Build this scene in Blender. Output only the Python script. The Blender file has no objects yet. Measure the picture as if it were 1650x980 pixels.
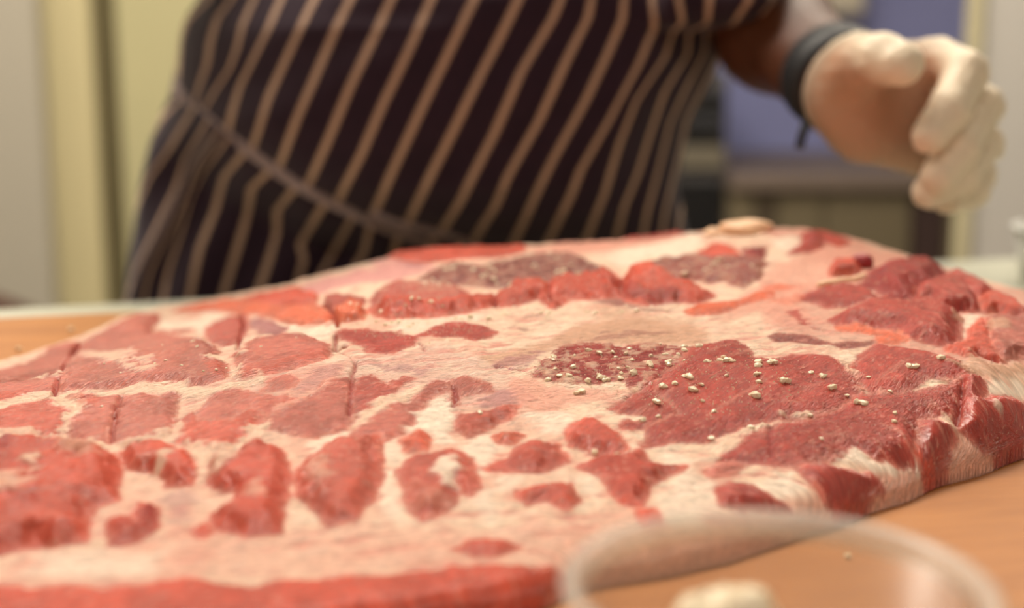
import bpy, bmesh, math, random
import numpy as np
from mathutils import Vector, Matrix
random.seed(7)
RNG = np.random.default_rng(11)
SC = bpy.context.scene
COL = SC.collection

# ------------------------------------------------------------------ camera
W, H = 1650, 980
FPX = 50.0 / 36.0 * W
PITCH = math.atan(440.0 / FPX)
CAMZ = 0.20
cam_d = bpy.data.cameras.new('camera')
cam = bpy.data.objects.new('camera', cam_d)
COL.objects.link(cam)
cam.location = (0, 0, CAMZ)
cam.rotation_euler = (math.pi / 2 - PITCH, 0, 0)
cam_d.lens = 50.0
cam_d.sensor_width = 36.0
cam_d.clip_start = 0.02
cam_d.dof.use_dof = True
cam_d.dof.focus_distance = 0.675
cam_d.dof.aperture_fstop = 3.6
SC.camera = cam

# ------------------------------------------------------------------ world, lamps, exposure
world = bpy.data.worlds.new('world')
SC.world = world
world.use_nodes = True
bgn = world.node_tree.nodes['Background']
bgn.inputs['Color'].default_value = (0.95, 0.93, 0.9, 1)
bgn.inputs['Strength'].default_value = 0.25

def area(name, loc, rot, sx, sy, power, col):
    d = bpy.data.lights.new(name, 'AREA')
    d.shape = 'RECTANGLE'; d.size = sx; d.size_y = sy
    d.energy = power; d.color = col
    o = bpy.data.objects.new(name, d)
    o.location = loc; o.rotation_euler = rot
    COL.objects.link(o)
    return o
CEIL = 1.75
LAMPS = [(-0.65, 1.60, 1.25, 0.35, 54.0, (1.0, 0.91, 0.78)),
         (0.9, 2.3, 1.3, 0.35, 26.0, (1.0, 0.90, 0.74)),
         (-1.5, 2.75, 0.9, 0.35, 15.0, (1.0, 0.90, 0.74)),
         (0.1, -1.0, 1.3, 0.35, 17.0, (1.0, 0.91, 0.80))]
for (lx, ly, sx, sy, pw, lc) in LAMPS:
    area('ceiling_lamp_light', (lx, ly, CEIL - 0.075), (0, 0, 0), sx, sy, pw, lc)

SC.view_settings.view_transform = 'Standard'
SC.view_settings.look = 'None'
SC.view_settings.gamma = 1.0
SC.view_settings.exposure = 0.04
SC.view_settings.use_curve_mapping = False

# ------------------------------------------------------------------ helpers
_f = np.array([0, math.cos(PITCH), -math.sin(PITCH)])
_u = np.array([0, math.sin(PITCH), math.cos(PITCH)])

def ray(px, py):
    d = _f * FPX + _u * (490.0 - py)
    d = d.copy(); d[0] += px - 825.0
    return d

def P(px, py, Y):
    """point of the room seen at a place of the photograph, at depth Y"""
    d = ray(px, py)
    t = Y / d[1]
    return np.array([d[0] * t, Y, CAMZ + d[2] * t])

def PZ(px, py, z):
    d = ray(px, py)
    t = (z - CAMZ) / d[2]
    return np.array([d[0] * t, d[1] * t, z])

def lin(c):
    out = []
    for v in c:
        v = v / 255.0
        out.append(v / 12.92 if v <= 0.04045 else ((v + 0.055) / 1.055) ** 2.4)
    return np.array(out)

def new_mesh(name, verts, faces, mat=None, parent=None, smooth=True):
    me = bpy.data.meshes.new(name)
    me.from_pydata([tuple(map(float, v)) for v in verts], [], [tuple(int(i) for i in f) for f in faces])
    me.update()
    if smooth and len(me.polygons):
        me.polygons.foreach_set('use_smooth', [True] * len(me.polygons))
    o = bpy.data.objects.new(name, me)
    COL.objects.link(o)
    if mat: me.materials.append(mat)
    if parent is not None: o.parent = parent
    return o

def fast_mesh(name, verts, quads, mat, parent, tris=None):
    """large mesh straight from arrays"""
    me = bpy.data.meshes.new(name)
    nv, nq = len(verts), len(quads)
    me.vertices.add(nv)
    me.vertices.foreach_set('co', np.asarray(verts, np.float32).ravel())
    me.loops.add(nq * 4)
    me.loops.foreach_set('vertex_index', np.asarray(quads, np.int32).ravel())
    me.polygons.add(nq)
    me.polygons.foreach_set('loop_start', np.arange(0, nq * 4, 4, dtype=np.int32))
    me.polygons.foreach_set('use_smooth', np.ones(nq, dtype=bool))
    me.update(calc_edges=True)
    o = bpy.data.objects.new(name, me)
    COL.objects.link(o)
    if mat: me.materials.append(mat)
    if parent is not None: o.parent = parent
    return o

def empty(name, loc=(0, 0, 0)):
    o = bpy.data.objects.new(name, None)
    o.location = loc
    o.empty_display_size = 0.05
    COL.objects.link(o)
    return o

def tag(o, label=None, cat=None, group=None, kind=None):
    if label: o['label'] = label
    if cat: o['category'] = cat
    if group: o['group'] = group
    if kind: o['kind'] = kind
    return o

def put(o, parent):
    """child keeps its world place under a parent that stands at its own base"""
    o.parent = parent
    o.matrix_parent_inverse = Matrix.Translation(-Vector(parent.location))
    return o

def box(name, lo, hi, mat, parent=None, bev=0.0, seg=2):
    bm = bmesh.new()
    bmesh.ops.create_cube(bm, size=1)
    lo, hi = Vector(lo), Vector(hi)
    for v in bm.verts:
        v.co = Vector([lo[i] + (v.co[i] + 0.5) * (hi[i] - lo[i]) for i in range(3)])
    if bev > 0:
        bmesh.ops.bevel(bm, geom=bm.edges[:], offset=bev, segments=seg, affect='EDGES', profile=0.5)
    me = bpy.data.meshes.new(name)
    bm.to_mesh(me); bm.free()
    o = bpy.data.objects.new(name, me); COL.objects.link(o)
    me.materials.append(mat)
    if parent is not None: put(o, parent)
    return o

def tube_verts(pts, radii, n=10, flat=None):
    """ring sweep along points; flat=(normal scale) squashes the section along world normal"""
    pts = [np.array(p, float) for p in pts]
    V, Fc = [], []
    up0 = np.array([0.13, 0.31, 0.94])
    for i, p in enumerate(pts):
        a = pts[max(i - 1, 0)]; b = pts[min(i + 1, len(pts) - 1)]
        t = b - a; t = t / (np.linalg.norm(t) + 1e-9)
        s = np.cross(t, up0); s /= np.linalg.norm(s) + 1e-9
        w = np.cross(s, t)
        for k in range(n):
            th = 2 * math.pi * k / n
            r = radii[i] if hasattr(radii, '__len__') else radii
            q = s * math.cos(th) * r * (flat or 1.0) + w * math.sin(th) * r
            V.append(p + q)
    for i in range(len(pts) - 1):
        for k in range(n):
            a = i * n + k; b = i * n + (k + 1) % n
            Fc.append((a, b, b + n, a + n))
    Fc.append(tuple(range(n - 1, -1, -1)))
    Fc.append(tuple((len(pts) - 1) * n + k for k in range(n)))
    return V, Fc

def catmull(pts, m=8):
    pts = [np.array(p, float) for p in pts]
    out = []
    n = len(pts)
    for i in range(n - 1):
        p0 = pts[max(i - 1, 0)]; p1 = pts[i]; p2 = pts[i + 1]; p3 = pts[min(i + 2, n - 1)]
        for k in range(m):
            t = k / m
            out.append(0.5 * (2 * p1 + (p2 - p0) * t + (2 * p0 - 5 * p1 + 4 * p2 - p3) * t * t + (3 * p1 - p0 - 3 * p2 + p3) * t ** 3))
    out.append(pts[-1])
    return out

def hash2(ix, iy, seed):
    h = (ix.astype(np.int64) * 374761393 + iy.astype(np.int64) * 668265263 + seed * 2147483647) & 0xFFFFFFFF
    h = ((h ^ (h >> 13)) * 1274126177) & 0xFFFFFFFF
    h = h ^ (h >> 16)
    return (h & 0xFFFF) / 65535.0

def vnoise(x, y, seed=0):
    ix = np.floor(x); iy = np.floor(y)
    fx = x - ix; fy = y - iy
    fx = fx * fx * fx * (fx * (fx * 6 - 15) + 10); fy = fy * fy * fy * (fy * (fy * 6 - 15) + 10)
    a = hash2(ix, iy, seed); b = hash2(ix + 1, iy, seed)
    c = hash2(ix, iy + 1, seed); d = hash2(ix + 1, iy + 1, seed)
    return (a * (1 - fx) + b * fx) * (1 - fy) + (c * (1 - fx) + d * fx) * fy

def fbm(x, y, seed=0, oct=4):
    s = 0; a = 0.5; n = 0
    for o in range(oct):
        s = s + a * vnoise(x * 2 ** o + 17.3 * o, y * 2 ** o - 9.1 * o, seed + o); n += a; a *= 0.5
    return s / n                                   # 0..1, mean .5

def sstep(a, b, x):
    t = np.clip((x - a) / (b - a), 0, 1)
    return t * t * (3 - 2 * t)

def sdf_poly(pts, X, Y):
    """signed distance, positive inside"""
    pts = np.asarray(pts, float)
    d = np.full(X.shape, 1e9); inside = np.zeros(X.shape, bool)
    n = len(pts)
    for i in range(n):
        ax, ay = pts[i]; bx, by = pts[(i + 1) % n]
        ex, ey = bx - ax, by - ay
        wx, wy = X - ax, Y - ay
        t = np.clip((wx * ex + wy * ey) / (ex * ex + ey * ey + 1e-12), 0, 1)
        d = np.minimum(d, (wx - ex * t) ** 2 + (wy - ey * t) ** 2)
        c = ((ay > Y) != (by > Y)) & (X < (bx - ax) * (Y - ay) / (by - ay + 1e-12) + ax)
        inside ^= c
    d = np.sqrt(d)
    return np.where(inside, d, -d)

def dist_line(pts, X, Y):
    d = np.full(X.shape, 1e9)
    for i in range(len(pts) - 1):
        ax, ay = pts[i]; bx, by = pts[i + 1]
        ex, ey = bx - ax, by - ay
        wx, wy = X - ax, Y - ay
        t = np.clip((wx * ex + wy * ey) / (ex * ex + ey * ey + 1e-12), 0, 1)
        d = np.minimum(d, (wx - ex * t) ** 2 + (wy - ey * t) ** 2)
    return np.sqrt(d)

# ------------------------------------------------------------------ materials
class NT:
    def __init__(self, name):
        self.m = bpy.data.materials.new(name); self.m.use_nodes = True
        self.t = self.m.node_tree; self.n = self.t.nodes
        self.b = self.n['Principled BSDF']
    def add(self, typ, **kw):
        nd = self.n.new(typ)
        for k, v in kw.items():
            if k.startswith('_'): setattr(nd, k[1:], v)
            else: nd.inputs[k].default_value = v
        return nd
    def link(self, a, b): self.t.links.new(a, b)

def c4(c): return (float(c[0]), float(c[1]), float(c[2]), 1.0)

def mat_simple(name, rgb, rough=0.5, metal=0.0, var=0.08, scale=8.0, bump=0.0, spec=0.4):
    t = NT(name)
    tc = t.add('ShaderNodeTexCoord')
    no = t.add('ShaderNodeTexNoise', Scale=scale, Detail=4.0)
    t.link(tc.outputs['Object'], no.inputs['Vector'])
    c = lin(rgb)
    mx = t.add('ShaderNodeMix', _data_type='RGBA')
    mx.inputs[6].default_value = c4(np.clip(c * (1 - var), 0, 1)); mx.inputs[7].default_value = c4(np.clip(c * (1 + var), 0, 1))
    t.link(no.outputs['Fac'], mx.inputs[0]); t.link(mx.outputs[2], t.b.inputs['Base Color'])
    t.b.inputs['Roughness'].default_value = rough; t.b.inputs['Metallic'].default_value = metal
    t.b.inputs['Specular IOR Level'].default_value = spec
    if bump:
        bp = t.add('ShaderNodeBump', Strength=bump, Distance=0.002)
        t.link(no.outputs['Fac'], bp.inputs['Height']); t.link(bp.outputs['Normal'], t.b.inputs['Normal'])
    return t.m

def mat_meat():
    t = NT('raw_pork')
    at = t.add('ShaderNodeAttribute', _attribute_name='Col')
    fb = t.add('ShaderNodeAttribute', _attribute_name='fib')
    ln = t.add('ShaderNodeAttribute', _attribute_name='lean')
    mp = t.add('ShaderNodeMapping'); mp.inputs['Scale'].default_value = (170, 900, 1)
    t.link(fb.outputs['Vector'], mp.inputs['Vector'])
    n1 = t.add('ShaderNodeTexNoise', Scale=1.0, Detail=5.0, Roughness=0.65, Distortion=0.4)
    t.link(mp.outputs['Vector'], n1.inputs['Vector'])
    mp2 = t.add('ShaderNodeMapping'); mp2.inputs['Scale'].default_value = (420, 1500, 1)
    t.link(fb.outputs['Vector'], mp2.inputs['Vector'])
    n2 = t.add('ShaderNodeTexNoise', Scale=1.0, Detail=3.0, Roughness=0.6)
    t.link(mp2.outputs['Vector'], n2.inputs['Vector'])
    # fibre darkening / lightening
    r1 = t.add('ShaderNodeMapRange'); r1.inputs[1].default_value = 0.3; r1.inputs[2].default_value = 0.7
    r1.inputs[3].default_value = 0.66; r1.inputs[4].default_value = 1.28
    t.link(n1.outputs['Fac'], r1.inputs[0])
    mul = t.add('ShaderNodeMix', _data_type='RGBA', _blend_type='MULTIPLY'); mul.inputs[0].default_value = 1.0
    t.link(at.outputs['Color'], mul.inputs[6]); t.link(r1.outputs[0], mul.inputs[7])
    # pale flecks between the fibres, with wet glints painted into the colour
    r2 = t.add('ShaderNodeMapRange'); r2.inputs[1].default_value = 0.60; r2.inputs[2].default_value = 0.72
    r2.inputs[3].default_value = 0.0; r2.inputs[4].default_value = 0.55
    t.link(n2.outputs['Fac'], r2.inputs[0])
    mx = t.add('ShaderNodeMix', _data_type='RGBA'); mx.inputs[7].default_value = c4(lin((236, 190, 165)))
    t.link(r2.outputs[0], mx.inputs[0]); t.link(mul.outputs[2], mx.inputs[6])
    t.link(mx.outputs[2], t.b.inputs['Base Color'])
    # wet, finely rough surface
    rr = t.add('ShaderNodeMapRange'); rr.inputs[3].default_value = 0.42; rr.inputs[4].default_value = 0.27
    t.link(ln.outputs['Fac'], rr.inputs[0]); t.link(rr.outputs[0], t.b.inputs['Roughness'])
    ad = t.add('ShaderNodeMath', _operation='ADD')
    t.link(n1.outputs['Fac'], ad.inputs[0]); t.link(n2.outputs['Fac'], ad.inputs[1])
    bp = t.add('ShaderNodeBump', Strength=0.85, Distance=0.0014)
    t.link(ad.outputs[0], bp.inputs['Height']); t.link(bp.outputs['Normal'], t.b.inputs['Normal'])
    t.b.inputs['Specular IOR Level'].default_value = 0.30
    t.b.inputs['Coat Weight'].default_value = 0.10; t.b.inputs['Coat Roughness'].default_value = 0.16
    t.link(bp.outputs['Normal'], t.b.inputs['Coat Normal'])
    return t.m

def mat_wood():
    t = NT('oiled_wood')
    tc = t.add('ShaderNodeTexCoord')
    mp = t.add('ShaderNodeMapping'); mp.inputs['Scale'].default_value = (3.0, 14, 10)
    t.link(tc.outputs['Object'], mp.inputs['Vector'])
    n = t.add('ShaderNodeTexNoise', Scale=3.0, Detail=6.0, Roughness=0.6, Distortion=0.3)
    t.link(mp.outputs['Vector'], n.inputs['Vector'])
    n2 = t.add('ShaderNodeTexNoise', Scale=9.0, Detail=2.0)
    t.link(tc.outputs['Object'], n2.inputs['Vector'])
    cr = t.add('ShaderNodeValToRGB')
    cr.color_ramp.elements[0].position = 0.25; cr.color_ramp.elements[0].color = c4(lin((156, 96, 46)))
    cr.color_ramp.elements[1].position = 0.75; cr.color_ramp.elements[1].color = c4(lin((184, 122, 64)))
    t.link(n.outputs['Fac'], cr.inputs['Fac'])
    mx = t.add('ShaderNodeMix', _data_type='RGBA', _blend_type='MULTIPLY'); mx.inputs[0].default_value = 0.35
    t.link(cr.outputs['Color'], mx.inputs[6]); t.link(n2.outputs['Color'], mx.inputs[7])
    r = t.add('ShaderNodeMapRange'); r.inputs[3].default_value = 0.8; r.inputs[4].default_value = 1.2
    t.link(n2.outputs['Fac'], r.inputs[0])
    mx.inputs[0].default_value = 1.0
    t.link(r.outputs[0], mx.inputs[7])
    t.link(mx.outputs[2], t.b.inputs['Base Color'])
    t.b.inputs['Roughness'].default_value = 0.42
    t.b.inputs['Specular IOR Level'].default_value = 0.35
    bp = t.add('ShaderNodeBump', Strength=0.15, Distance=0.001)
    t.link(n.outputs['Fac'], bp.inputs['Height']); t.link(bp.outputs['Normal'], t.b.inputs['Normal'])
    return t.m

def mat_apron():
    t = NT('striped_cotton')
    uv = t.add('ShaderNodeUVMap', _uv_map='stripe')
    sp = t.add('ShaderNodeSeparateXYZ'); t.link(uv.outputs['UV'], sp.inputs[0])
    a = t.add('ShaderNodeMath', _operation='ADD'); a.inputs[1].default_value = 0.5; t.link(sp.outputs[0], a.inputs[0])
    fr = t.add('ShaderNodeMath', _operation='FRACT'); t.link(a.outputs[0], fr.inputs[0])
    sb = t.add('ShaderNodeMath', _operation='SUBTRACT'); sb.inputs[1].default_value = 0.5; t.link(fr.outputs[0], sb.inputs[0])
    ab = t.add('ShaderNodeMath', _operation='ABSOLUTE'); t.link(sb.outputs[0], ab.inputs[0])
    mr = t.add('ShaderNodeMapRange'); mr.inputs[1].default_value = 0.085; mr.inputs[2].default_value = 0.12
    mr.inputs[3].default_value = 1.0; mr.inputs[4].default_value = 0.0
    t.link(ab.outputs[0], mr.inputs[0])
    tc = t.add('ShaderNodeTexCoord')
    no = t.add('ShaderNodeTexNoise', Scale=40.0, Detail=5.0); t.link(tc.outputs['Object'], no.inputs['Vector'])
    dk = t.add('ShaderNodeMix', _data_type='RGBA'); dk.inputs[6].default_value = c4(lin((36, 22, 32))); dk.inputs[7].default_value = c4(lin((50, 33, 46)))
    t.link(no.outputs['Fac'], dk.inputs[0])
    mx = t.add('ShaderNodeMix', _data_type='RGBA'); mx.inputs[7].default_value = c4(lin((176, 146, 124)))
    t.link(mr.outputs[0], mx.inputs[0]); t.link(dk.outputs[2], mx.inputs[6])
    t.link(mx.outputs[2], t.b.inputs['Base Color'])
    t.b.inputs['Roughness'].default_value = 0.85
    t.b.inputs['Specular IOR Level'].default_value = 0.15
    t.b.inputs['Sheen Weight'].default_value = 0.1
    wv = t.add('ShaderNodeTexNoise', Scale=900.0, Detail=1.0); t.link(tc.outputs['Object'], wv.inputs['Vector'])
    bp = t.add('ShaderNodeBump', Strength=0.2, Distance=0.0006)
    t.link(wv.outputs['Fac'], bp.inputs['Height']); t.link(bp.outputs['Normal'], t.b.inputs['Normal'])
    return t.m

def mat_skin(name, rgb):
    t = NT(name)
    tc = t.add('ShaderNodeTexCoord')
    no = t.add('ShaderNodeTexNoise', Scale=35.0, Detail=4.0); t.link(tc.outputs['Object'], no.inputs['Vector'])
    c = lin(rgb)
    mx = t.add('ShaderNodeMix', _data_type='RGBA'); mx.inputs[6].default_value = c4(c * 0.85); mx.inputs[7].default_value = c4(c * 1.1)
    t.link(no.outputs['Fac'], mx.inputs[0])
    at = t.add('ShaderNodeAttribute', _attribute_name='palm')
    pm = t.add('ShaderNodeMix', _data_type='RGBA'); pm.inputs[7].default_value = c4(lin((172, 110, 78)))
    t.link(at.outputs['Fac'], pm.inputs[0]); t.link(mx.outputs[2], pm.inputs[6]); t.link(pm.outputs[2], t.b.inputs['Base Color'])
    t.b.inputs['Roughness'].default_value = 0.5
    t.b.inputs['Subsurface Weight'].default_value = 0.1
    t.b.inputs['Subsurface Scale'].default_value = 0.005
    return t.m

def mat_glove():
    """thin latex: milky film, the skin shows through"""
    t = NT('latex_glove')
    tc = t.add('ShaderNodeTexCoord')
    no = t.add('ShaderNodeTexNoise', Scale=70.0, Detail=3.0, Distortion=1.2); t.link(tc.outputs['Object'], no.inputs['Vector'])
    at = t.add('ShaderNodeAttribute', _attribute_name='slack')
    t.b.inputs['Base Color'].default_value = c4(lin((233, 216, 190)))
    t.b.inputs['Roughness'].default_value = 0.5
    t.b.inputs['Specular IOR Level'].default_value = 0.35
    bp = t.add('ShaderNodeBump', Strength=0.5, Distance=0.002)
    t.link(no.outputs['Fac'], bp.inputs['Height']); t.link(bp.outputs['Normal'], t.b.inputs['Normal'])
    tr = t.add('ShaderNodeBsdfTransparent'); tr.inputs['Color'].default_value = c4(lin((255, 246, 232)))
    ms = t.add('ShaderNodeMixShader')
    mr = t.add('ShaderNodeMapRange'); mr.inputs[3].default_value = 0.32; mr.inputs[4].default_value = 0.92
    t.link(at.outputs['Fac'], mr.inputs[0]); t.link(mr.outputs[0], ms.inputs[0])
    t.link(tr.outputs[0], ms.inputs[1]); t.link(t.b.outputs[0], ms.inputs[2])
    out = t.n['Material Output']; t.link(ms.outputs[0], out.inputs['Surface'])
    return t.m

def mat_clear(name, milk, tint=(250, 246, 240)):
    """clear plastic: mostly see-through, glossy, with a little milkiness"""
    t = NT(name)
    tr = t.add('ShaderNodeBsdfTransparent'); tr.inputs['Color'].default_value = c4(lin(tint))
    gl = t.add('ShaderNodeBsdfGlossy'); gl.inputs['Roughness'].default_value = 0.28
    lw = t.add('ShaderNodeLayerWeight', Blend=0.5)
    pw = t.add('ShaderNodeMath', _operation='POWER'); pw.inputs[1].default_value = 4.0; t.link(lw.outputs['Facing'], pw.inputs[0])
    fr = t.add('ShaderNodeMapRange'); fr.inputs[3].default_value = .03; fr.inputs[4].default_value = .35; t.link(pw.outputs[0], fr.inputs[0])
    m1 = t.add('ShaderNodeMixShader'); t.link(fr.outputs[0], m1.inputs[0]); t.link(tr.outputs[0], m1.inputs[1]); t.link(gl.outputs[0], m1.inputs[2])
    t.b.inputs['Base Color'].default_value = c4(lin((238, 232, 222))); t.b.inputs['Roughness'].default_value = 0.3
    no = t.add('ShaderNodeTexNoise', Scale=60.0, Detail=2.0)
    mr = t.add('ShaderNodeMapRange'); mr.inputs[3].default_value = milk * 0.8; mr.inputs[4].default_value = milk * 1.2
    t.link(no.outputs['Fac'], mr.inputs[0])
    m2 = t.add('ShaderNodeMixShader'); t.link(mr.outputs[0], m2.inputs[0])
    t.link(m1.outputs[0], m2.inputs[1]); t.link(t.b.outputs[0], m2.inputs[2])
    t.link(m2.outputs[0], t.n['Material Output'].inputs['Surface'])
    return t.m

def mat_lamp(name, col, strength):
    t = NT(name)
    t.b.inputs['Base Color'].default_value = (0.9, 0.9, 0.88, 1)
    t.b.inputs['Emission Color'].default_value = (*col, 1); t.b.inputs['Emission Strength'].default_value = strength
    no = t.add('ShaderNodeTexNoise', Scale=200.0); bp = t.add('ShaderNodeBump', Strength=0.1)
    t.link(no.outputs['Fac'], bp.inputs['Height']); t.link(bp.outputs['Normal'], t.b.inputs['Normal'])
    return t.m

MEAT = mat_meat(); WOOD = mat_wood(); APRON = mat_apron(); GLOVE = mat_glove()
SKIN = mat_skin('brown_skin', (84, 44, 22))
SALT = mat_simple('coarse_salt', (236, 218, 186), 0.35, var=0.06, scale=300, spec=0.5)
SALT.node_tree.nodes['Principled BSDF'].inputs['Subsurface Weight'].default_value = 0.0
WHITE_TOP = mat_simple('white_worktop', (192, 192, 174), 0.35, var=0.03)

# ------------------------------------------------------------------ room shell
FLOOR = -0.95
YB = 4.3
XL, XR, YF = -2.4, 2.6, -2.6
WALL_BLUE = mat_simple('blue_grey_paint', (150, 155, 205), 0.7, var=0.04, scale=2)
WALL_GREY = mat_simple('grey_paint', (172, 165, 150), 0.7, var=0.04, scale=2)
WALL_WHITE = mat_simple('white_paint', (202, 197, 190), 0.7, var=0.04, scale=2)
FLOORM = mat_simple('grey_vinyl', (120, 112, 100), 0.5, var=0.1, scale=6)
tag(box('floor', (XL, YF, FLOOR - 0.1), (XR, YB, FLOOR), FLOORM), kind='structure')
tag(box('ceiling', (XL, YF, CEIL), (XR, YB, CEIL + 0.1), WALL_WHITE), kind='structure')
tag(box('wall_back', (XL, YB, FLOOR), (XR, YB + 0.1, CEIL), WALL_BLUE), kind='structure')
tag(box('wall_left', (XL - 0.1, YF, FLOOR), (XL, YB, CEIL), WALL_WHITE), kind='structure')
tag(box('wall_right', (XR, YF, FLOOR), (XR + 0.1, YB, CEIL), WALL_WHITE), kind='structure')
tag(box('wall_front', (XL, YF - 0.1, FLOOR), (XR, YF, CEIL), WALL_WHITE), kind='structure')
LAMPM = mat_lamp('lamp_diffuser', (1.0, 0.92, 0.8), 4.0)
METALW = mat_simple('white_enamel', (225, 225, 220), 0.4)
names4 = ['white ceiling light panel above the cutting board', 'white ceiling light panel over the back wall cabinets',
          'white ceiling light panel over the tall cream cabinet', 'white ceiling light panel behind the camera']
for (lx, ly, sx, sy, pw, lc), lb in zip(LAMPS, names4):
    e = empty('ceiling_light', (lx, ly, CEIL))
    tag(e, lb, 'light', 'ceiling light panels')
    box('lamp_housing', (lx - sx / 2 - .03, ly - sy / 2 - .03, CEIL - .05), (lx + sx / 2 + .03, ly + sy / 2 + .03, CEIL), METALW, e, 0.005)
    box('lamp_diffuser', (lx - sx / 2, ly - sy / 2, CEIL - .06), (lx + sx / 2, ly + sy / 2, CEIL - .05), LAMPM, e)

# ------------------------------------------------------------------ table and board
def rbox(name, org, yaw, lo, hi, mat, parent=None, bev=0.0):
    o = box(name, lo, hi, mat, None, bev, 3)
    Rm = Matrix.Translation(Vector(org)) @ Matrix.Rotation(yaw, 4, 'Z')
    if parent is None:
        o.matrix_world = Rm
    else:
        o.data.transform(Rm); put(o, parent)
    return o
b0, b1 = PZ(0, 511, 0), PZ(300, 498, 0)
YAW = math.radians(14.5)
_c, _s = math.cos(YAW), math.sin(YAW)
# back right corner of the board: on the back edge line, right edge through (.305,.66)
q = np.array([0.305, 0.66]); dq = q - b0[:2]
along = dq[0] * _c + dq[1] * _s
corner = b0[:2] + along * np.array([_c, _s])
board = rbox('cutting_board', (corner[0], corner[1], 0), YAW, (-0.95, -0.86, -0.032), (0, 0, 0), WOOD, None, 0.004)
tag(board, 'large orange brown wooden cutting board under the raw pork slab', 'cutting board')
t0, t1 = PZ(0, 497, -0.032), PZ(1600, 416, -0.032)
TYAW = math.atan2(t1[1] - t0[1], t1[0] - t0[0])
tc_ = (t0 + t1) / 2
table = empty('work_table', (tc_[0], tc_[1], FLOOR))
tag(table, 'white topped work table carrying the wooden cutting board', 'table')
rbox('table_top', (tc_[0], tc_[1], 0), TYAW, (-0.95, -1.02, -0.075), (0.85, 0, -0.0325), WHITE_TOP, table, 0.004)
STEEL = mat_simple('brushed_steel', (170, 170, 168), 0.35, 0.9, var=0.05, scale=20)
for (a, b) in ((-0.9, -0.97), (0.8, -0.97), (-0.9, -0.09), (0.8, -0.09)):
    rbox('leg', (tc_[0], tc_[1], 0), TYAW, (a - .02, b - .02, FLOOR), (a + .02, b + .02, -0.075), STEEL, table, 0.002)

# ------------------------------------------------------------------ the slab of pork
# outline of the slab on the board, metres
_front = [tuple(PZ(x, y, 0)[:2]) for x, y in ((1650, 740), (1500, 797), (1400, 832), (1267, 880), (1165, 911), (1063, 934), (947, 955), (860, 990), (640, 1025), (300, 1050), (-100, 1060))]
OUT = catmull(_front + [(-.30, .465), (-.36, .475),
       (-.42, .53), (-.425, .65), (-.37, .76), (-.315, .832), (-.286, .915), (-.272, .985), (-.245, 1.02), (-.19, 1.035), (-.1, 1.04), (0, 1.045),
       (.1, 1.05), (.2, 1.05), (.265, 1.02), (.31, .96), (.345, .89), (.365, .83), (.35, .77), (.30, .715), _front[0]], 5)[:-1]
OUT = np.array(OUT)
CTRL = [(-.35, .47, .014), (-.2, .47, .015), (-.05, .49, .016), (.03, .53, .019), (-.35, .5, .018), (-.2, .5, .019), (-.2, .55, .024), (0, .55, .024), (-.35, .55, .022),
        (-.2, .6, .028), (0, .6, .031), (.1, .6, .027), (.17, .64, .029), (-.3, .65, .030), (-.15, .65, .037), (0, .65, .041), (.12, .66, .040), (.2, .68, .038),
        (-.3, .72, .018), (-.15, .72, .040), (0, .72, .045), (.15, .72, .047), (.26, .74, .040), (-.28, .8, .008), (-.18, .8, .025), (-.05, .8, .045), (.1, .8, .048), (.25, .8, .052), (.32, .82, .042),
        (-.26, .9, .004), (-.18, .9, .014), (-.1, .9, .041), (0, .9, .053), (.12, .9, .056), (.22, .9, .057), (.30, .9, .043), (-.25, .97, .003), (-.19, .98, .012), (-.13, .98, .030), (-.08, .98, .045),
        (0, .99, .0495), (.1, .99, .0565), (.2, .99, .0620), (.27, .96, .049), (-.1, 1.03, .036), (.1, 1.04, .052)]
def tps_fit(pts):
    A = np.array(pts); n = len(A)
    d = np.hypot(A[:, None, 0] - A[None, :, 0], A[:, None, 1] - A[None, :, 1])
    K = np.where(d > 0, d * d * np.log(d + 1e-12), 0) + np.eye(n) * 2e-4
    Pm = np.c_[np.ones(n), A[:, 0], A[:, 1]]
    M = np.block([[K, Pm], [Pm.T, np.zeros((3, 3))]])
    return A, np.linalg.solve(M, np.r_[A[:, 2], 0, 0, 0])
_A, _w = tps_fit(CTRL)
def zbase(X, Y):
    z = _w[-3] + _w[-2] * X + _w[-1] * Y
    for (ax, ay, _), wi in zip(_A, _w):
        r2 = (X - ax) ** 2 + (Y - ay) ** 2
        z = z + wi * 0.5 * r2 * np.log(r2 + 1e-12)
    return z
DX, DY = 0.0008, 0.0010
gx = np.arange(-.43, .3655, DX); gy = np.arange(.44, 1.06, DY)
NX, NY = len(gx), len(gy)
GX, GY = np.meshgrid(gx, gy)
OD = sdf_poly(OUT, GX, GY)
OD = OD + (fbm(GX * 25, GY * 25, 5, 2) - .5) * .006
Z0 = np.clip(zbase(GX, GY), .005, .09)
EW = np.clip(Z0 * 1.0, .008, .035) * (1 + .5 * sstep(.72, .66, GY) * sstep(-.02, .06, GX))                      # rounded edge
tt = np.clip(OD / EW, 0, 1)
Z = Z0 * np.sqrt(np.clip(1 - (1 - tt) ** 2, 0, 1))

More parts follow.
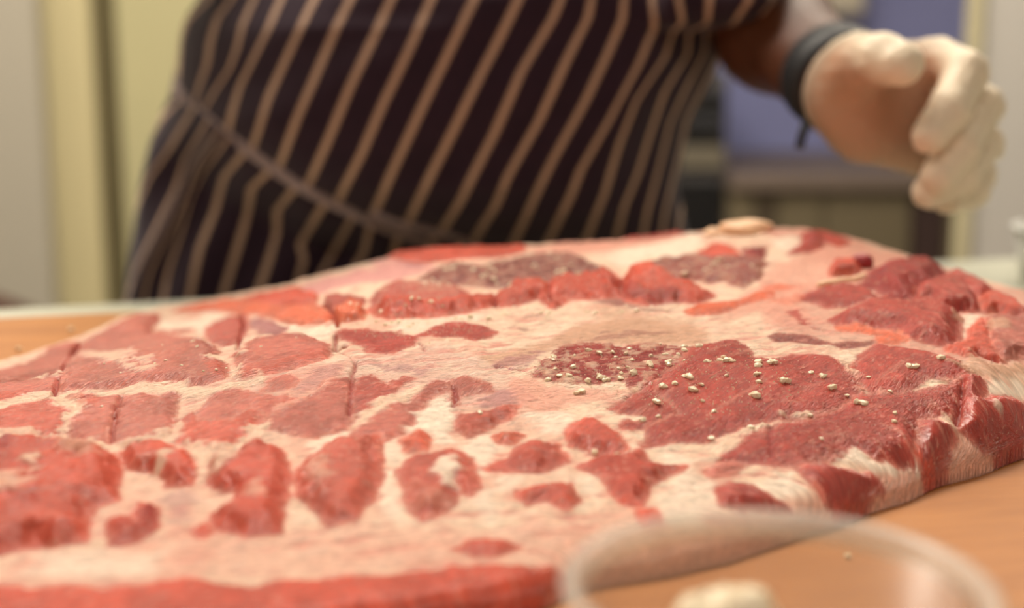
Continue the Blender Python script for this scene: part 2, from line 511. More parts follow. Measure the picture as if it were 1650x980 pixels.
def bil(F, x, y):
    i = np.clip((x - gx[0]) / DX, 0, NX - 1.001); j = np.clip((y - gy[0]) / DY, 0, NY - 1.001)
    i0, j0 = int(i), int(j); a, b = i - i0, j - j0
    return (F[j0, i0] * (1 - a) + F[j0, i0 + 1] * a) * (1 - b) + (F[j0 + 1, i0] * (1 - a) + F[j0 + 1, i0 + 1] * a) * b
ZB = Z.copy()
_ys = np.arange(.40, 1.055, .001)
def onmeat(px, py):
    """where on the slab a place of the photograph lies"""
    d = ray(px, py); t = _ys / d[1]
    x = d[0] * t; z = CAMZ + d[2] * t
    i = np.clip((x - gx[0]) / DX, 0, NX - 1).astype(int); j = np.clip((_ys - gy[0]) / DY, 0, NY - 1).astype(int)
    ok = (x >= gx[0]) & (x <= gx[-1]) & (_ys >= gy[0])
    h = np.where(ok, ZB[j, i], 0)
    g = z - h
    k = np.where((g[1:] <= 0) & (g[:-1] > 0))[0]
    m = k[0] + 1 if len(k) else int(np.argmin(g + .0))
    if not len(k):
        m = int(np.argmin(np.where(_ys > .6, g, 1)))
    return np.array([x[m], _ys[m]])

CROP = {'p': (0, 0, 1.0), '1': (0, 460, 3.769), '2': (350, 440, 3.769), '3': (600, 380, 3.929), '4': (960, 350, 3.929), '5': (1230, 380, 3.929),
        '6': (700, 500, 3.769), '7': (1080, 520, 2.882), '8': (0, 640, 2.883), 'F': (500, 650, 2.75)}
def pts_of(crop, pts):
    ox, oy, s = CROP[crop]
    return [(ox + x / s, oy + y / s) for x, y in pts]
def resample(pts, step=14, closed=True):
    out = []
    n = len(pts)
    for i in range(n if closed else n - 1):
        a = np.array(pts[i]); b = np.array(pts[(i + 1) % n])
        k = max(1, int(np.hypot(*(b - a)) / step))
        for q in range(k): out.append(a + (b - a) * q / k)
    if not closed: out.append(np.array(pts[-1]))
    return out
def meatpoly(crop, pts):
    return np.array([onmeat(x, y) for x, y in resample(pts_of(crop, pts))])
def meatline(crop, pts):
    return np.array([onmeat(x, y) for x, y in resample(pts_of(crop, pts), 10, False)])

# own colours of flesh and fat
C = {'L': (200, 112, 97), 'L2': (192, 92, 79), 'R': (182, 74, 63), 'R2': (156, 52, 47), 'B': (212, 88, 66), 'O': (230, 112, 78), 'D': (146, 76, 68), 'M': (180, 118, 116),
     'P': (226, 158, 150), 'T': (214, 164, 134), 'F': (240, 205, 177), 'FP': (232, 162, 140), 'W': (249, 226, 203), 'S': (218, 148, 130), 'V': (206, 152, 146), 'K': (88, 38, 34)}
C = {k: lin(v) for k, v in C.items()}

# (crop, kind, points, options): h dome height, w its rim width, e edge softness, a fibre angle, n edge raggedness
LEAN = [
 ('1', 'O', [(1040,166),(1130,137),(1250,117),(1400,97),(1560,66),(1583,75),(1583,135),(1400,152),(1200,162)], dict(h=.002, w=.005)),
 ('1', 'L', [(920,278),(1100,262),(1210,257),(1150,284),(1000,308)], dict(h=.001, c='L2', g=.001)),
 ('1', 'L', [(520,345),(640,285),(800,215),(860,190),(950,187),(930,235),(895,265),(905,300),(960,312),(1080,322),(1200,338),(1270,370),(1310,410),(1250,455),(1340,480),(1350,560),(1240,600),(1150,600),(1060,570),(900,590),(780,600),(700,620),(520,640),(400,640),(375,590),(400,490),(450,440),(490,370)], dict(h=.003)),
 ('1', 'L', [(0,535),(120,495),(240,440),(330,390),(420,360),(488,352),(430,420),(405,480),(372,560),(250,550),(180,560),(90,600),(0,640),(-180,660),(-180,600)], dict(h=.002)),
 ('1', 'L', [(-180,690),(0,650),(100,605),(200,575),(355,568),(350,600),(320,640),(200,645),(60,690),(0,710),(-180,750)], dict(h=.0015)),
 ('8', 'L', [(-120,110),(0,80),(100,50),(230,30),(260,20),(250,60),(300,60),(330,70),(290,120),(255,190),(200,180),(0,190),(-120,200)], dict(h=.002)),
 ('1', 'L', [(450,680),(540,680),(600,700),(740,690),(740,720),(690,760),(680,860),(670,950),(560,980),(480,930),(430,880),(440,830),(510,790),(520,730)], dict(h=.002)),
 ('1', 'L', [(775,700),(850,680),(960,700),(1050,670),(1060,760),(1020,820),(1040,870),(960,950),(800,980),(715,975),(715,900),(740,800)], dict(h=.002)),
 ('8', 'L', [(850,110),(900,70),(960,50),(1100,30),(1180,30),(1250,40),(1190,110),(1140,160),(1100,220),(1040,250),(960,250),(870,220),(850,180)], dict(h=.002, n=1.3)),
 ('2', 'L', [(0,740),(100,700),(150,735),(200,765),(290,745),(420,770),(480,785),(390,810),(330,860),(200,800),(60,900),(-70,900),(-90,820)], dict(h=.001, n=1.4)),
 ('2', 'L', [(130,640),(160,560),(130,500),(190,480),(220,420),(280,390),(540,385),(640,440),(660,490),(640,520),(540,550),(420,590),(260,620)], dict(h=.0025)),
 ('2', 'D', [(190,300),(260,275),(310,300),(410,340),(380,385),(290,380),(270,350),(200,330)], dict(h=.001, c='M')),
 ('2', 'L', [(-40,330),(0,300),(60,280),(150,270),(163,340),(120,400),(60,440),(-20,420)], dict(h=.001, c='L2')),
 ('2', 'O', [(-20,205),(130,195),(330,205),(480,215),(600,210),(640,215),(700,280),(640,310),(520,320),(440,310),(360,280),(260,250),(140,250),(60,240),(0,235)], dict(h=.0025, w=.004)),
 ('2', 'B', [(190,175),(300,145),(380,120),(480,110),(560,130),(610,160),(600,185),(520,200),(400,205),(300,195)], dict(h=.003, w=.005)),
 ('2', 'B', [(660,160),(740,140),(850,150),(900,175),(880,200),(820,190),(740,230),(710,260),(680,220)], dict(h=.003, w=.004, c='L2')),
 ('2', 'O', [(715,260),(760,220),(830,195),(880,210),(890,260),(860,300),(780,310),(730,300)], dict(h=.006, w=.006)),
 ('2', 'B', [(920,230),(1000,212),(1100,220),(1200,240),(1250,262),(1180,280),(1060,290),(980,272)], dict(h=.005, w=.006)),
 ('2', 'R', [(740,362),(850,355),(980,362),(1080,362),(1180,410),(1160,450),(1040,490),(940,485),(900,450),(800,410),(720,390)], dict(h=.001, n=1.5)),
 ('3', 'R', [(300,640),(340,615),(400,580),(520,565),(700,570),(790,600),(740,640),(650,665),(560,640),(450,640),(380,632)], dict(h=.001, n=1.5)),
 ('2', 'L', [(560,770),(640,720),(700,680),(790,640),(812,655),(812,720),(800,830),(790,900),(760,940),(600,990),(400,960),(340,930),(350,890),(440,825),(520,795)], dict(h=.0015, n=1.6)),
 ('2', 'L', [(832,640),(920,615),(1000,625),(980,680),(1060,700),(1040,760),(940,830),(845,870),(825,760)], dict(h=.001, n=2, c='L2')),
 ('2', 'M', [(1050,645),(1130,622),(1220,640),(1130,680),(1070,690)], dict(h=.0005, n=2, c='L2')),
 ('2', 'L', [(870,960),(960,885),(1060,820),(1180,780),(1260,700),(1320,655),(1430,655),(1420,700),(1300,740),(1220,820),(1180,900),(1100,960),(1000,1010),(880,1000)], dict(h=.002, n=1.4)),
 ('2', 'L', [(1430,655),(1520,640),(1620,680),(1640,710),(1480,730),(1440,790)], dict(h=.001, n=1.6)),
 ('2', 'M', [(290,720),(330,660),(400,640),(470,650),(440,700),(380,720)], dict(h=.001, n=1.6, c='L')),
 # dark slab towards the back and the red ridge in front of it
 ('3', 'D', [(280,275),(400,215),(520,185),(700,200),(900,155),(1050,135),(1250,130),(1400,170),(1480,220),(1430,250),(1250,290),(1130,305),(950,325),(800,330),(650,325),(500,310),(360,290)], dict(h=.004, w=.012, n=1.6, salt=1)),
 ('3', 'B', [(100,140),(150,100),(400,95),(700,85),(980,75),(940,110),(800,130),(620,150),(480,160),(350,172),(200,160)], dict(h=.003)),
 ('3', 'L', [(-20,400),(60,340),(160,305),(330,315),(480,335),(620,370),(580,430),(450,455),(300,460),(160,458),(20,480)], dict(h=.003, n=1.5, c='L2', salt=1)),
 ('3', 'B', [(20,500),(60,472),(170,465),(300,468),(470,465),(600,420),(700,385),(780,370),(775,445),(690,470),(560,500),(330,530),(100,530)], dict(h=.006, w=.010, lump=1, c='B')),
 ('3', 'B', [(785,370),(880,340),(1000,325),(1100,315),(1120,400),(1180,440),(1150,465),(1090,440),(1060,400),(980,420),(880,450),(800,460)], dict(h=.007, w=.010, lump=1)),
 ('3', 'B', [(1125,310),(1260,300),(1380,250),(1500,240),(1570,270),(1580,330),(1570,400),(1500,402),(1370,410),(1250,400),(1190,445),(1130,390)], dict(h=.008, w=.011, lump=1)),
 ('4', 'B', [(170,400),(240,370),(310,350),(450,420),(600,440),(700,460),(750,510),(640,550),(560,540),(430,540),(330,560),(200,535),(165,480)], dict(h=.008, w=.011, lump=1, c='B')),
 ('4', 'O', [(570,600),(680,562),(860,552),(1000,512),(1100,490),(1090,515),(900,562),(840,600),(700,622),(620,627)], dict(h=.002, w=.005, n=1.4)),
 ('4', 'D', [(290,310),(400,275),(600,272),(760,285),(950,275),(1050,292),(1050,350),(1010,400),(930,450),(860,420),(800,410),(700,420),(640,400),(480,390),(380,350)], dict(h=.004, n=1.6, c='D', salt=1)),
 ('4', 'B', [(650,225),(740,180),(850,200),(900,260),(780,275),(660,268)], dict(h=.003, c='B')),
 ('4', 'R2', [(940,205),(1090,182),(1060,260),(980,270)], dict(h=.002)),
 ('p', 'R', [(1000,381),(1040,375),(1060,372),(1100,373),(1095,380),(1050,384),(1020,386)], dict(h=.002)),
 ('p', 'R', [(1310,372),(1345,376),(1372,392),(1350,398),(1325,388)], dict(h=.001, c='B')),
 ('4', 'R', [(1220,240),(1310,185),(1330,100),(1440,112),(1430,190),(1330,232)], dict(h=.003)),
 # right hump
 ('5', 'B', [(420,240),(440,207),(560,210),(600,220),(590,250),(500,262),(430,265)], dict(h=.007, w=.006)),
 ('5', 'R2', [(650,262),(720,222),(830,182),(1000,165),(1100,200),(1180,250),(1160,285),(1080,318),(970,350),(970,430),(870,432),(780,400),(720,355),(610,335),(620,300)], dict(h=.008, w=.016)),
 ('5', 'B', [(978,352),(1100,312),(1160,288),(1250,312),(1320,380),(1370,440),(1375,480),(1300,482),(1180,470),(1130,460),(1050,410),(980,412)], dict(h=.007, w=.009, c='R')),
 ('5', 'R', [(1185,242),(1290,270),(1400,320),(1460,380),(1400,400),(1335,390),(1280,320),(1190,288)], dict(h=.005, w=.008)),
 ('5', 'B', [(1375,430),(1420,402),(1500,410),(1570,450),(1650,490),(1720,560),(1650,545),(1560,520),(1480,490),(1400,490)], dict(h=.006, w=.007)),
 ('5', 'R', [(240,412),(330,372),(500,325),(600,345),(720,395),(780,432),(640,450),(560,460),(400,460),(340,430)], dict(h=.004, w=.008)),
 ('5', 'R', [(420,540),(560,485),(680,435),(800,442),(1000,442),(1050,452),(1180,490),(1250,525),(1240,650),(1210,690),(1100,700),(1000,670),(920,650),(860,615),(760,595),(560,590),(470,570)], dict(h=.008, w=.014, c='R')),
 ('5', 'O', [(450,582),(600,592),(740,612),(860,625),(900,662),(830,690),(700,680),(735,632),(620,612),(500,600)], dict(h=.001, n=1.4)),
 ('5', 'M', [(50,640),(90,627),(260,642),(420,680),(350,690),(200,667),(80,667)], dict(h=-.001, c='D')),
 ('5', 'M', [(450,697),(550,677),(690,677),(640,700),(500,707)], dict(h=-.001, c='D')),
 ('5', 'L', [(1395,535),(1480,512),(1650,540),(1760,560),(1760,760),(1650,760),(1550,800),(1515,800),(1440,700),(1420,620),(1385,560)], dict(h=.004, n=1.4)),
 ('5', 'B', [(1310,625),(1375,540),(1415,610),(1430,700),(1505,790),(1460,790),(1370,742),(1300,770),(1160,732),(1155,712),(1300,682)], dict(h=.003, w=.005)),
 # dark salted patch in the middle
 ('6', 'D', [(590,400),(650,295),(740,240),(850,217),(950,207),(1100,232),(1200,230),(1350,212),(1560,225),(1583,330),(1500,370),(1400,400),(1250,450),(1180,470),(1130,420),(1000,450),(860,450),(700,430)], dict(h=.001, n=2.2, salt=1, c='R2')),
 ('6', 'R', [(1040,605),(1110,562),(1250,492),(1400,400),(1450,378),(1480,420),(1600,480),(1610,620),(1450,700),(1300,740),(1140,735),(1120,690),(1230,645),(1120,630)], dict(h=.001, n=1.6, a=38, st=1, g=.001)),
 # big lean on the right
 ('7', 'R', [(120,115),(230,82),(300,82),(350,112),(390,160),(450,172),(560,152),(740,167),(790,192),(845,240),(890,320),(790,395),(650,430),(470,460),(380,470),(290,500),(150,555),(0,555),(-110,580),(-110,480),(-30,440),(40,420),(-60,330),(-20,240),(60,200)], dict(h=.002, w=.010, a=38, st=1)),
 ('7', 'R', [(855,205),(880,152),(960,108),(1050,112),(1180,132),(1300,162),(1360,212),(1350,240),(1280,268),(1200,260),(1130,298),(1040,328),(930,325),(870,255)], dict(h=.002, w=.010, a=38, st=1)),
 ('7', 'R', [(490,475),(650,445),(800,405),(900,335),(1040,340),(1200,300),(1360,272),(1350,400),(1330,470),(1250,440),(1160,450),(1150,560),(1160,670),(1080,680),(960,640),(880,590),(760,635),(700,645),(620,660),(480,660),(330,655),(230,640),(345,540),(445,490)], dict(h=.003, w=.012, a=36, st=1)),
 ('7', 'B', [(1160,455),(1240,462),(1320,510),(1300,620),(1230,730),(1170,700),(1150,560)], dict(h=.005, w=.008, c='R')),
 ('7', 'R', [(1362,262),(1440,270),(1440,372),(1600,372),(1660,382),(1700,460),(1660,570),(1500,622),(1450,600),(1400,540),(1345,500),(1345,420)], dict(h=.006, w=.010)),
 ('7', 'R', [(600,690),(720,662),(850,682),(960,720),(990,770),(940,830),(890,890),(800,890),(720,840),(690,780)], dict(h=.004, w=.008)),
 ('7', 'R', [(230,790),(300,752),(380,762),(450,810),(560,870),(400,860),(250,850)], dict(h=.003)),
 ('7', 'L', [(170,700),(250,660),(350,662),(300,690),(200,720)], dict(h=.002)),
 # front row of small muscles
 ('F', 'L', [(645,60),(740,42),(900,22),(880,60),(800,110),(700,150),(650,120)], dict(h=.003)),
 ('F', 'L', [(-50,300),(0,270),(60,240),(90,180),(200,190),(290,170),(310,320),(270,430),(180,520),(80,545),(20,480),(-40,420)], dict(h=.006, w=.010)),
 ('F', 'L', [(390,300),(440,250),(560,230),(640,232),(690,262),(740,380),(700,410),(650,380),(640,450),(560,500),(500,520),(440,480),(430,400)], dict(h=.005, w=.010)),
 ('F', 'O', [(410,180),(480,130),(520,160),(510,210),(440,220)], dict(h=.003)),
 ('F', 'O', [(820,150),(900,122),(950,140),(900,180),(840,180)], dict(h=.003)),
 ('F', 'R', [(790,305),(880,232),(920,192),(1000,182),(1090,192),(1130,262),(1050,300),(1000,310),(880,302)], dict(h=.005, w=.010, c='L2')),
 ('F', 'B', [(930,400),(1020,372),(1150,362),(1200,430),(1120,470),(1050,430),(960,450)], dict(h=.004, w=.008)),
 ('F', 'R', [(1150,145),(1200,92),(1260,92),(1350,140),(1390,210),(1330,232),(1250,212),(1160,192)], dict(h=.004, w=.008, c='L2')),
 ('F', 'R', [(1200,290),(1260,242),(1360,242),(1460,222),(1520,270),(1640,292),(1500,370),(1470,450),(1400,450),(1340,400),(1300,330)], dict(h=.004, w=.008)),
 ('F', 'B', [(1460,490),(1520,482),(1540,530),(1480,542)], dict(h=.002)),
 ('F', 'B', [(640,650),(720,612),(850,612),(920,640),(850,670),(720,680)], dict(h=.002)),
 ('8', 'R', [(-200,230),(0,230),(80,220),(220,222),(330,222),(450,250),(560,300),(550,400),(540,480),(440,520),(400,600),(390,680),(250,700),(100,700),(0,740),(-200,740)], dict(h=.007, w=.012, c='B', lump=.6)),
 ('8', 'B', [(570,272),(680,232),(790,240),(880,290),(910,360),(880,410),(780,420),(740,360),(680,350),(590,332)], dict(h=.005, w=.008)),
 ('8', 'B', [(950,350),(990,292),(1080,300),(1120,242),(1180,202),(1260,232),(1330,300),(1330,400),(1310,520),(1310,630),(1150,640),(1010,610),(1000,560),(1110,500),(1110,440),(1000,430)], dict(h=.006, w=.010, c='L2')),
 ('8', 'R', [(500,690),(520,590),(570,572),(640,590),(660,500),(730,520),(720,620),(650,670),(560,695)], dict(h=.004, w=.008)),
 ('8', 'B', [(900,640),(940,602),(970,630),(940,660)], dict(h=.002)),
 ('p', 'B', [(-160,958),(0,952),(100,955),(240,954),(295,940),(520,942),(640,927),(760,917),(885,912),(905,930),(895,950),(860,1010),(700,1040),(400,1060),(0,1060),(-160,1060)], dict(h=.001, w=.004)),
]
# flat patches of fat and membrane: only a change of colour of the fat layer
PAINT = [
 ('p', 'S', [(-200,600),(60,620),(250,590),(420,600),(560,600),(700,600),(900,640),(900,690),(760,720),(640,730),(480,720),(300,730),(-200,730)], .40, .020),
 ('p', 'S', [(-200,560),(110,545),(380,510),(520,490),(560,560),(400,610),(250,640),(-200,660)], .28, .020),
 ('p', 'S', [(1230,500),(1400,430),(1650,470),(1750,560),(1650,600),(1560,590),(1400,560),(1250,530)], .6, .010),
 ('p', 'FP', [(1230,372),(1340,366),(1420,405),(1560,440),(1480,440),(1380,440),(1300,410)], .8, .010),
 ('p', 'FP', [(880,392),(1000,378),(1160,372),(1100,390),(960,404)], .8, .006),
 ('p', 'V', [(380,610),(520,590),(700,560),(830,590),(860,640),(700,670),(560,690),(420,650)], .32, .012),
 ('p', 'FP', [(600,700),(900,690),(1000,760),(900,820),(700,800)], .22, .020),
 ('p', 'FP', [(-100,730),(200,740),(480,740),(470,860),(200,870),(-100,880)], .35, .020),
 ('p', 'S', [(1480,700),(1600,640),(1700,640),(1700,730),(1500,790),(1430,820),(1400,790)], .6, .010),
 ('p', 'FP', [(0,905),(300,860),(500,850),(700,850),(900,850),(1000,800),(1250,860),(900,910),(600,925),(300,935),(0,950)], .5, .010),
 ('p', 'W', [(70,900),(160,885),(250,900),(240,930),(120,935),(60,930)], .7, .010),
 ('p', 'W', [(20,690),(180,625),(140,640),(300,635),(110,660)], .6, .008),
 ('6', 'T', [(300,265),(500,235),(700,190),(900,65),(1300,60),(1583,100),(1700,180),(1600,215),(1350,205),(1200,215),(900,192),(750,222),(600,290),(450,330),(330,330)], .9, .006),
 ('4', 'T', [(0,560),(300,600),(600,650),(700,700),(600,800),(300,760),(0,720)], .6, .008),
 ('6', 'M', [(300,330),(450,290),(600,250),(700,230),(620,300),(560,340),(400,345)], .7, .004),
 ('6', 'M', [(270,560),(360,480),(500,470),(640,520),(560,560),(420,600),(300,610)], .75, .005),
 ('6', 'FP', [(430,450),(580,380),(700,440),(860,470),(1000,480),(1180,480),(1100,560),(900,560),(700,640),(560,600)], .8, .006),
 ('2', 'P', [(470,105),(560,75),(640,40),(760,10),(900,-20),(1100,-60),(1180,0),(1100,40),(900,60),(780,80),(680,110),(620,140)], 1.0, .006),
 ('3', 'P', [(0,160),(160,140),(340,170),(420,200),(300,250),(120,280),(0,300)], .9, .006),
 ('3', 'M', [(170,160),(330,165),(320,200),(220,205)], .9, .004),
 ('3', 'FP', [(1000,80),(1200,50),(1650,10),(1650,60),(1450,100),(1300,120),(1050,120)], .9, .006),
 ('4', 'W', [(60,270),(150,210),(330,170),(480,140),(620,100),(690,120),(640,200),(480,260),(330,250),(240,300),(130,310)], .9, .005),
 ('4', 'W', [(1090,140),(1300,110),(1310,170),(1220,220),(1130,190)], .9, .004),
 ('4', 'FP', [(1060,420),(1180,300),(1300,240),(1500,200),(1650,230),(1650,420),(1500,480),(1250,520),(900,640),(760,680),(900,520)], .75, .008),
 ('5', 'FP', [(0,420),(200,300),(420,300),(380,360),(240,440),(300,500),(420,540),(300,560),(0,560)], .75, .008),
 ('5', 'B', [(150,480),(200,480),(290,560),(240,560)], .7, .003),
 ('5', 'W', [(580,338),(650,335),(770,400),(760,412),(640,375)], .9, .002),
 ('5', 'W', [(1240,560),(1260,502),(1330,502),(1380,490),(1315,580),(1310,640),(1280,680),(1240,690)], .9, .003),
 ('7', 'W', [(1440,290),(1500,270),(1660,290),(1660,370),(1540,350),(1440,365)], .95, .006),
 ('2', 'FP', [(330,870),(430,640),(560,600),(760,560),(760,640),(560,740),(440,810)], .55, .008),
 ('2', 'M', [(560,620),(700,575),(760,570),(700,640),(620,690),(560,720),(480,740)], .5, .004),
 ('2', 'M', [(970,560),(1100,552),(1300,590),(1240,640),(1180,600),(1000,600)], .6, .003),
 ('F', 'W', [(490,60),(560,20),(630,30),(645,110),(640,180),(560,190),(520,140)], .85, .005),
 ('F', 'W', [(660,190),(720,160),(820,140),(880,190),(800,270),(760,320),(690,250)], .9, .006),
 ('F', 'W', [(280,190),(340,150),(420,190),(430,240),(380,290),(320,250)], .85, .005),
 ('F', 'W', [(310,330),(350,310),(420,460),(400,540),(340,500),(300,430)], .85, .006),
 ('F', 'W', [(730,420),(790,400),(850,480),(830,560),(740,540)], .75, .008),
 ('F', 'W', [(1180,330),(1250,320),(1310,380),(1280,430),(1190,400)], .75, .006),
 ('F', 'W', [(850,340),(960,320),(900,390),(820,390)], .7, .006),
 ('F', 'W', [(-10,200),(60,130),(160,100),(200,180),(90,180),(50,240)], .9, .005),
 ('F', 'W', [(960,60),(1060,30),(1160,60),(1140,140),(1040,130)], .8, .006),
 ('7', 'W', [(-60,760),(60,720),(200,740),(220,860),(100,960),(-60,940)], .8, .010),
 ('7', 'W', [(400,740),(560,690),(600,740),(700,860),(640,900),(480,800)], .85, .006),
 ('7', 'W', [(-60,600),(60,580),(90,660),(0,700),(-60,690)], .7, .008),
 ('1', 'W', [(940,255),(970,215),(1100,190),(1350,165),(1400,180),(1330,265),(1230,300),(1200,250),(1000,268)], .9, .004),
 ('1', 'FP', [(1000,212),(1180,195),(1240,206),(1100,228)], .7, .002),
 ('2', 'W', [(250,255),(330,262),(440,318),(540,330),(640,315),(710,340),(700,390),(600,400),(480,370),(380,330)], .9, .004),
 ('2', 'W', [(1040,290),(1260,275),(1400,300),(1583,260),(1583,300),(1440,315),(1300,330),(1240,370),(1100,345)], .8, .004),
 ('6', 'D', [(890,190),(1100,152),(1300,132),(1500,120),(1480,136),(1200,162),(1000,190)], .5, .002),
 ('6', 'D', [(300,330),(450,318),(560,330),(440,340)], .4, .002),
 ('3', 'D', [(870,540),(930,556),(1010,596),(960,612),(900,582)], .6, .003),
 ('3', 'D', [(840,498),(1000,502),(1080,515),(960,524)], .5, .003),
 ('3', 'D', [(1380,405),(1560,400),(1640,425),(1560,450),(1480,440)], .7, .003),
 ('4', 'D', [(40,515),(160,520),(340,570),(480,570),(460,600),(330,596),(120,560)], .6, .003),
 ('8', 'M', [(740,480),(840,440),(920,480),(880,580),(770,600)], .5, .008),
]
# fat that lies over the lean: streaks and blots
OVER = [
 ('5', 'O', [(0,335),(120,312),(220,328),(150,350),(30,358)], .55, .004, 1.5),
 ('5', 'O', [(60,420),(200,395),(260,420),(150,445)], .45, .004, 1.5),
 ('4', 'O', [(1080,440),(1180,430),(1260,452),(1180,470),(1090,465)], .6, .003, 1.5),
 ('4', 'R', [(1290,110),(1440,105),(1520,150),(1430,190),(1330,170)], .6, .005, 1.3),
 ('5', 'R', [(150,478),(200,475),(300,565),(250,570)], .8, .002, 1.2),
 ('7', 'R2', [(-40,440),(60,410),(40,470),(-30,480)], .5, .003, 1.5),
 ('1', 'F', [(320,740),(345,690),(470,655),(500,720),(500,770),(430,830),(400,950),(330,960),(380,850),(420,790)], .9, .003, 1.0),
 ('1', 'F', [(540,650),(760,640),(860,610),(1100,605),(1250,640),(1420,600),(1583,550),(1583,600),(1400,640),(1200,690),(1050,665),(850,670),(700,690),(600,690)], .85, .004, 1.1),
 ('1', 'F', [(-160,740),(0,720),(150,680),(310,645),(310,690),(180,730),(0,770),(-160,790)], .9, .003, 1.1),
 ('8', 'F', [(450,240),(560,235),(700,205),(790,180),(830,110),(900,35),(930,42),(860,115),(840,190),(760,225),(640,225),(520,262)], .8, .003, 1.0),
 ('8', 'F', [(860,225),(960,255),(1050,255),(1110,215),(1160,150),(1250,120),(1230,160),(1180,200),(1120,245),(1000,290),(940,420),(910,300)], .85, .004, 1.0),
 ('8', 'F', [(-150,190),(0,190),(220,185),(340,200),(500,255),(480,278),(330,232),(200,217),(0,217),(-150,220)], .8, .003, 1.0),
 ('2', 'FP', [(360,840),(480,790),(600,720),(700,660),(690,690),(560,760),(450,820),(400,850)], .8, .003, 1.2),
 ('2', 'F', [(820,905),(900,850),(960,800),(1040,760),(1250,650),(1270,700),(1180,780),(1050,820),(900,920),(830,960)], .9, .004, 1.1),
 ('2', 'W', [(1195,930),(1230,830),(1320,755),(1425,720),(1448,800),(1440,980),(1180,980)], .9, .004, 1.1),
 ('2', 'F', [(130,650),(60,640),(130,560),(150,500),(180,480),(150,560)], .8, .003, 1.1),
 ('2', 'F', [(220,410),(300,395),(420,380),(540,375),(580,400),(400,392),(250,425)], .7, .002, 1.3),
 ('1', 'F', [(490,430),(720,445),(800,530),(900,540),(780,560),(700,500),(620,480)], .75, .004, 2.2),
 ('1', 'F', [(150,580),(230,550),(360,560),(350,575),(240,570)], .8, .003, 1.5),
 ('1', 'F', [(905,300),(960,290),(1200,340),(1290,380),(1200,350),(1050,320)], .8, .002, 1.2),
 ('1', 'F', [(840,480),(900,470),(920,510),(870,525)], .6, .002, 1.2),
 ('1', 'F', [(1250,455),(1330,440),(1380,450),(1340,480)], .9, .003, 1.4),
 ('7', 'F', [(445,470),(520,440),(660,420),(640,440),(480,475),(400,500),(330,560),(215,632),(205,610),(300,540),(380,490)], .9, .003, 1.4),
 ('7', 'F', [(790,190),(845,225),(848,245),(810,222)], .8, .002, 1.3),
 ('7', 'FP', [(850,240),(910,325),(1040,335),(1190,295),(1280,262),(1300,275),(1200,310),(1040,350),(905,345)], .6, .002, 1.5),
 ('7', 'F', [(1270,440),(1310,440),(1330,500),(1290,490)], .9, .003, 1.2),
 ('7', 'W', [(740,640),(800,600),(900,580),(920,640),(1000,670),(1160,680),(1100,720),(960,700),(860,670)], .9, .004, 1.2),
 ('7', 'T', [(1330,205),(1400,170),(1500,190),(1660,160),(1660,250),(1500,250),(1400,250)], .8, .004, 1.6),
 ('7', 'W', [(1490,440),(1510,425),(1530,445),(1510,460)], .6, .003, 1.2),
 ('5', 'T', [(1430,590),(1500,580),(1570,610),(1530,640),(1440,640)], .7, .003, 1.6),
 ('5', 'T', [(1170,550),(1220,530),(1240,560),(1200,580)], .6, .002, 1.5),
 ('5', 'T', [(420,470),(560,465),(700,445),(560,490),(440,520)], .7, .003, 1.6),
 ('F', 'W', [(550,320),(600,290),(640,310),(640,390),(580,410)], .9, .004, 1.2),
 ('F', 'FP', [(440,400),(560,420),(620,430),(560,500),(450,480)], .3, .006, 1.2),
 ('F', 'F', [(0,330),(60,320),(90,380),(30,420)], .4, .006, 1.2),
 ('8', 'F', [(120,360),(170,350),(190,410),(130,420)], .8, .005, 1.2),
 ('8', 'F', [(-100,420),(60,420),(150,450),(130,490),(0,540),(-100,540)], .55, .008, 1.2),
 ('8', 'F', [(700,340),(760,300),(790,320),(740,380)], .8, .004, 1.2),
 ('8', 'F', [(990,320),(1040,310),(1060,360),(1010,390)], .8, .005, 1.2),
 ('8', 'T', [(240,260),(330,230),(450,270),(430,330),(340,340)], .55, .008, 1.2),
 ('8', 'F', [(1160,470),(1200,460),(1210,520),(1170,520)], .4, .005, 1.2),
 ('8', 'R2', [(0,250),(50,240),(60,290),(0,310)], .8, .006, 1.2),
 ('8', 'R2', [(60,520),(180,500),(190,560),(100,580)], .55, .006, 1.2),
 ('8', 'R2', [(650,560),(700,520),(740,560),(710,640),(650,640)], .7, .005, 1.2),
 ('8', 'B', [(1000,590),(1150,570),(1310,570),(1320,640),(1150,650),(1010,620)], .8, .006, 1.2),
 ('8', 'B', [(470,400),(540,380),(560,460),(500,490)], .7, .006, 1.2),
 ('7', 'B', [(1160,640),(1220,650),(1240,720),(1180,720)], .8, .005, 1.2),
 ('7', 'B', [(800,830),(880,820),(900,890),(810,895)], .8, .005, 1.2),
 ('7', 'R2', [(1480,520),(1643,470),(1660,560),(1500,620)], .6, .008, 1.2),
 ('F', 'B', [(1340,420),(1420,400),(1480,430),(1440,465),(1370,455)], .8, .004, 1.2),
 ('F', 'B', [(60,430),(160,400),(230,430),(170,510),(80,520)], .5, .006, 1.2),
 ('1', 'B', [(450,690),(540,690),(600,715),(560,740),(500,740)], .6, .003, 1.2),
 ('1', 'B', [(0,680),(120,662),(100,692),(0,712),(-100,730),(-100,690)], .7, .003, 1.2),
 ('1', 'B', [(1240,490),(1350,500),(1350,570),(1270,570)], .5, .004, 1.2),
 ('2', 'B', [(560,500),(650,460),(660,520),(560,545),(300,620),(140,640),(150,620)], .4, .004, 1.5),
 ('4', 'R2', [(30,480),(150,470),(330,520),(560,510),(560,545),(330,565),(150,510)], .6, .004, 1.5),
]
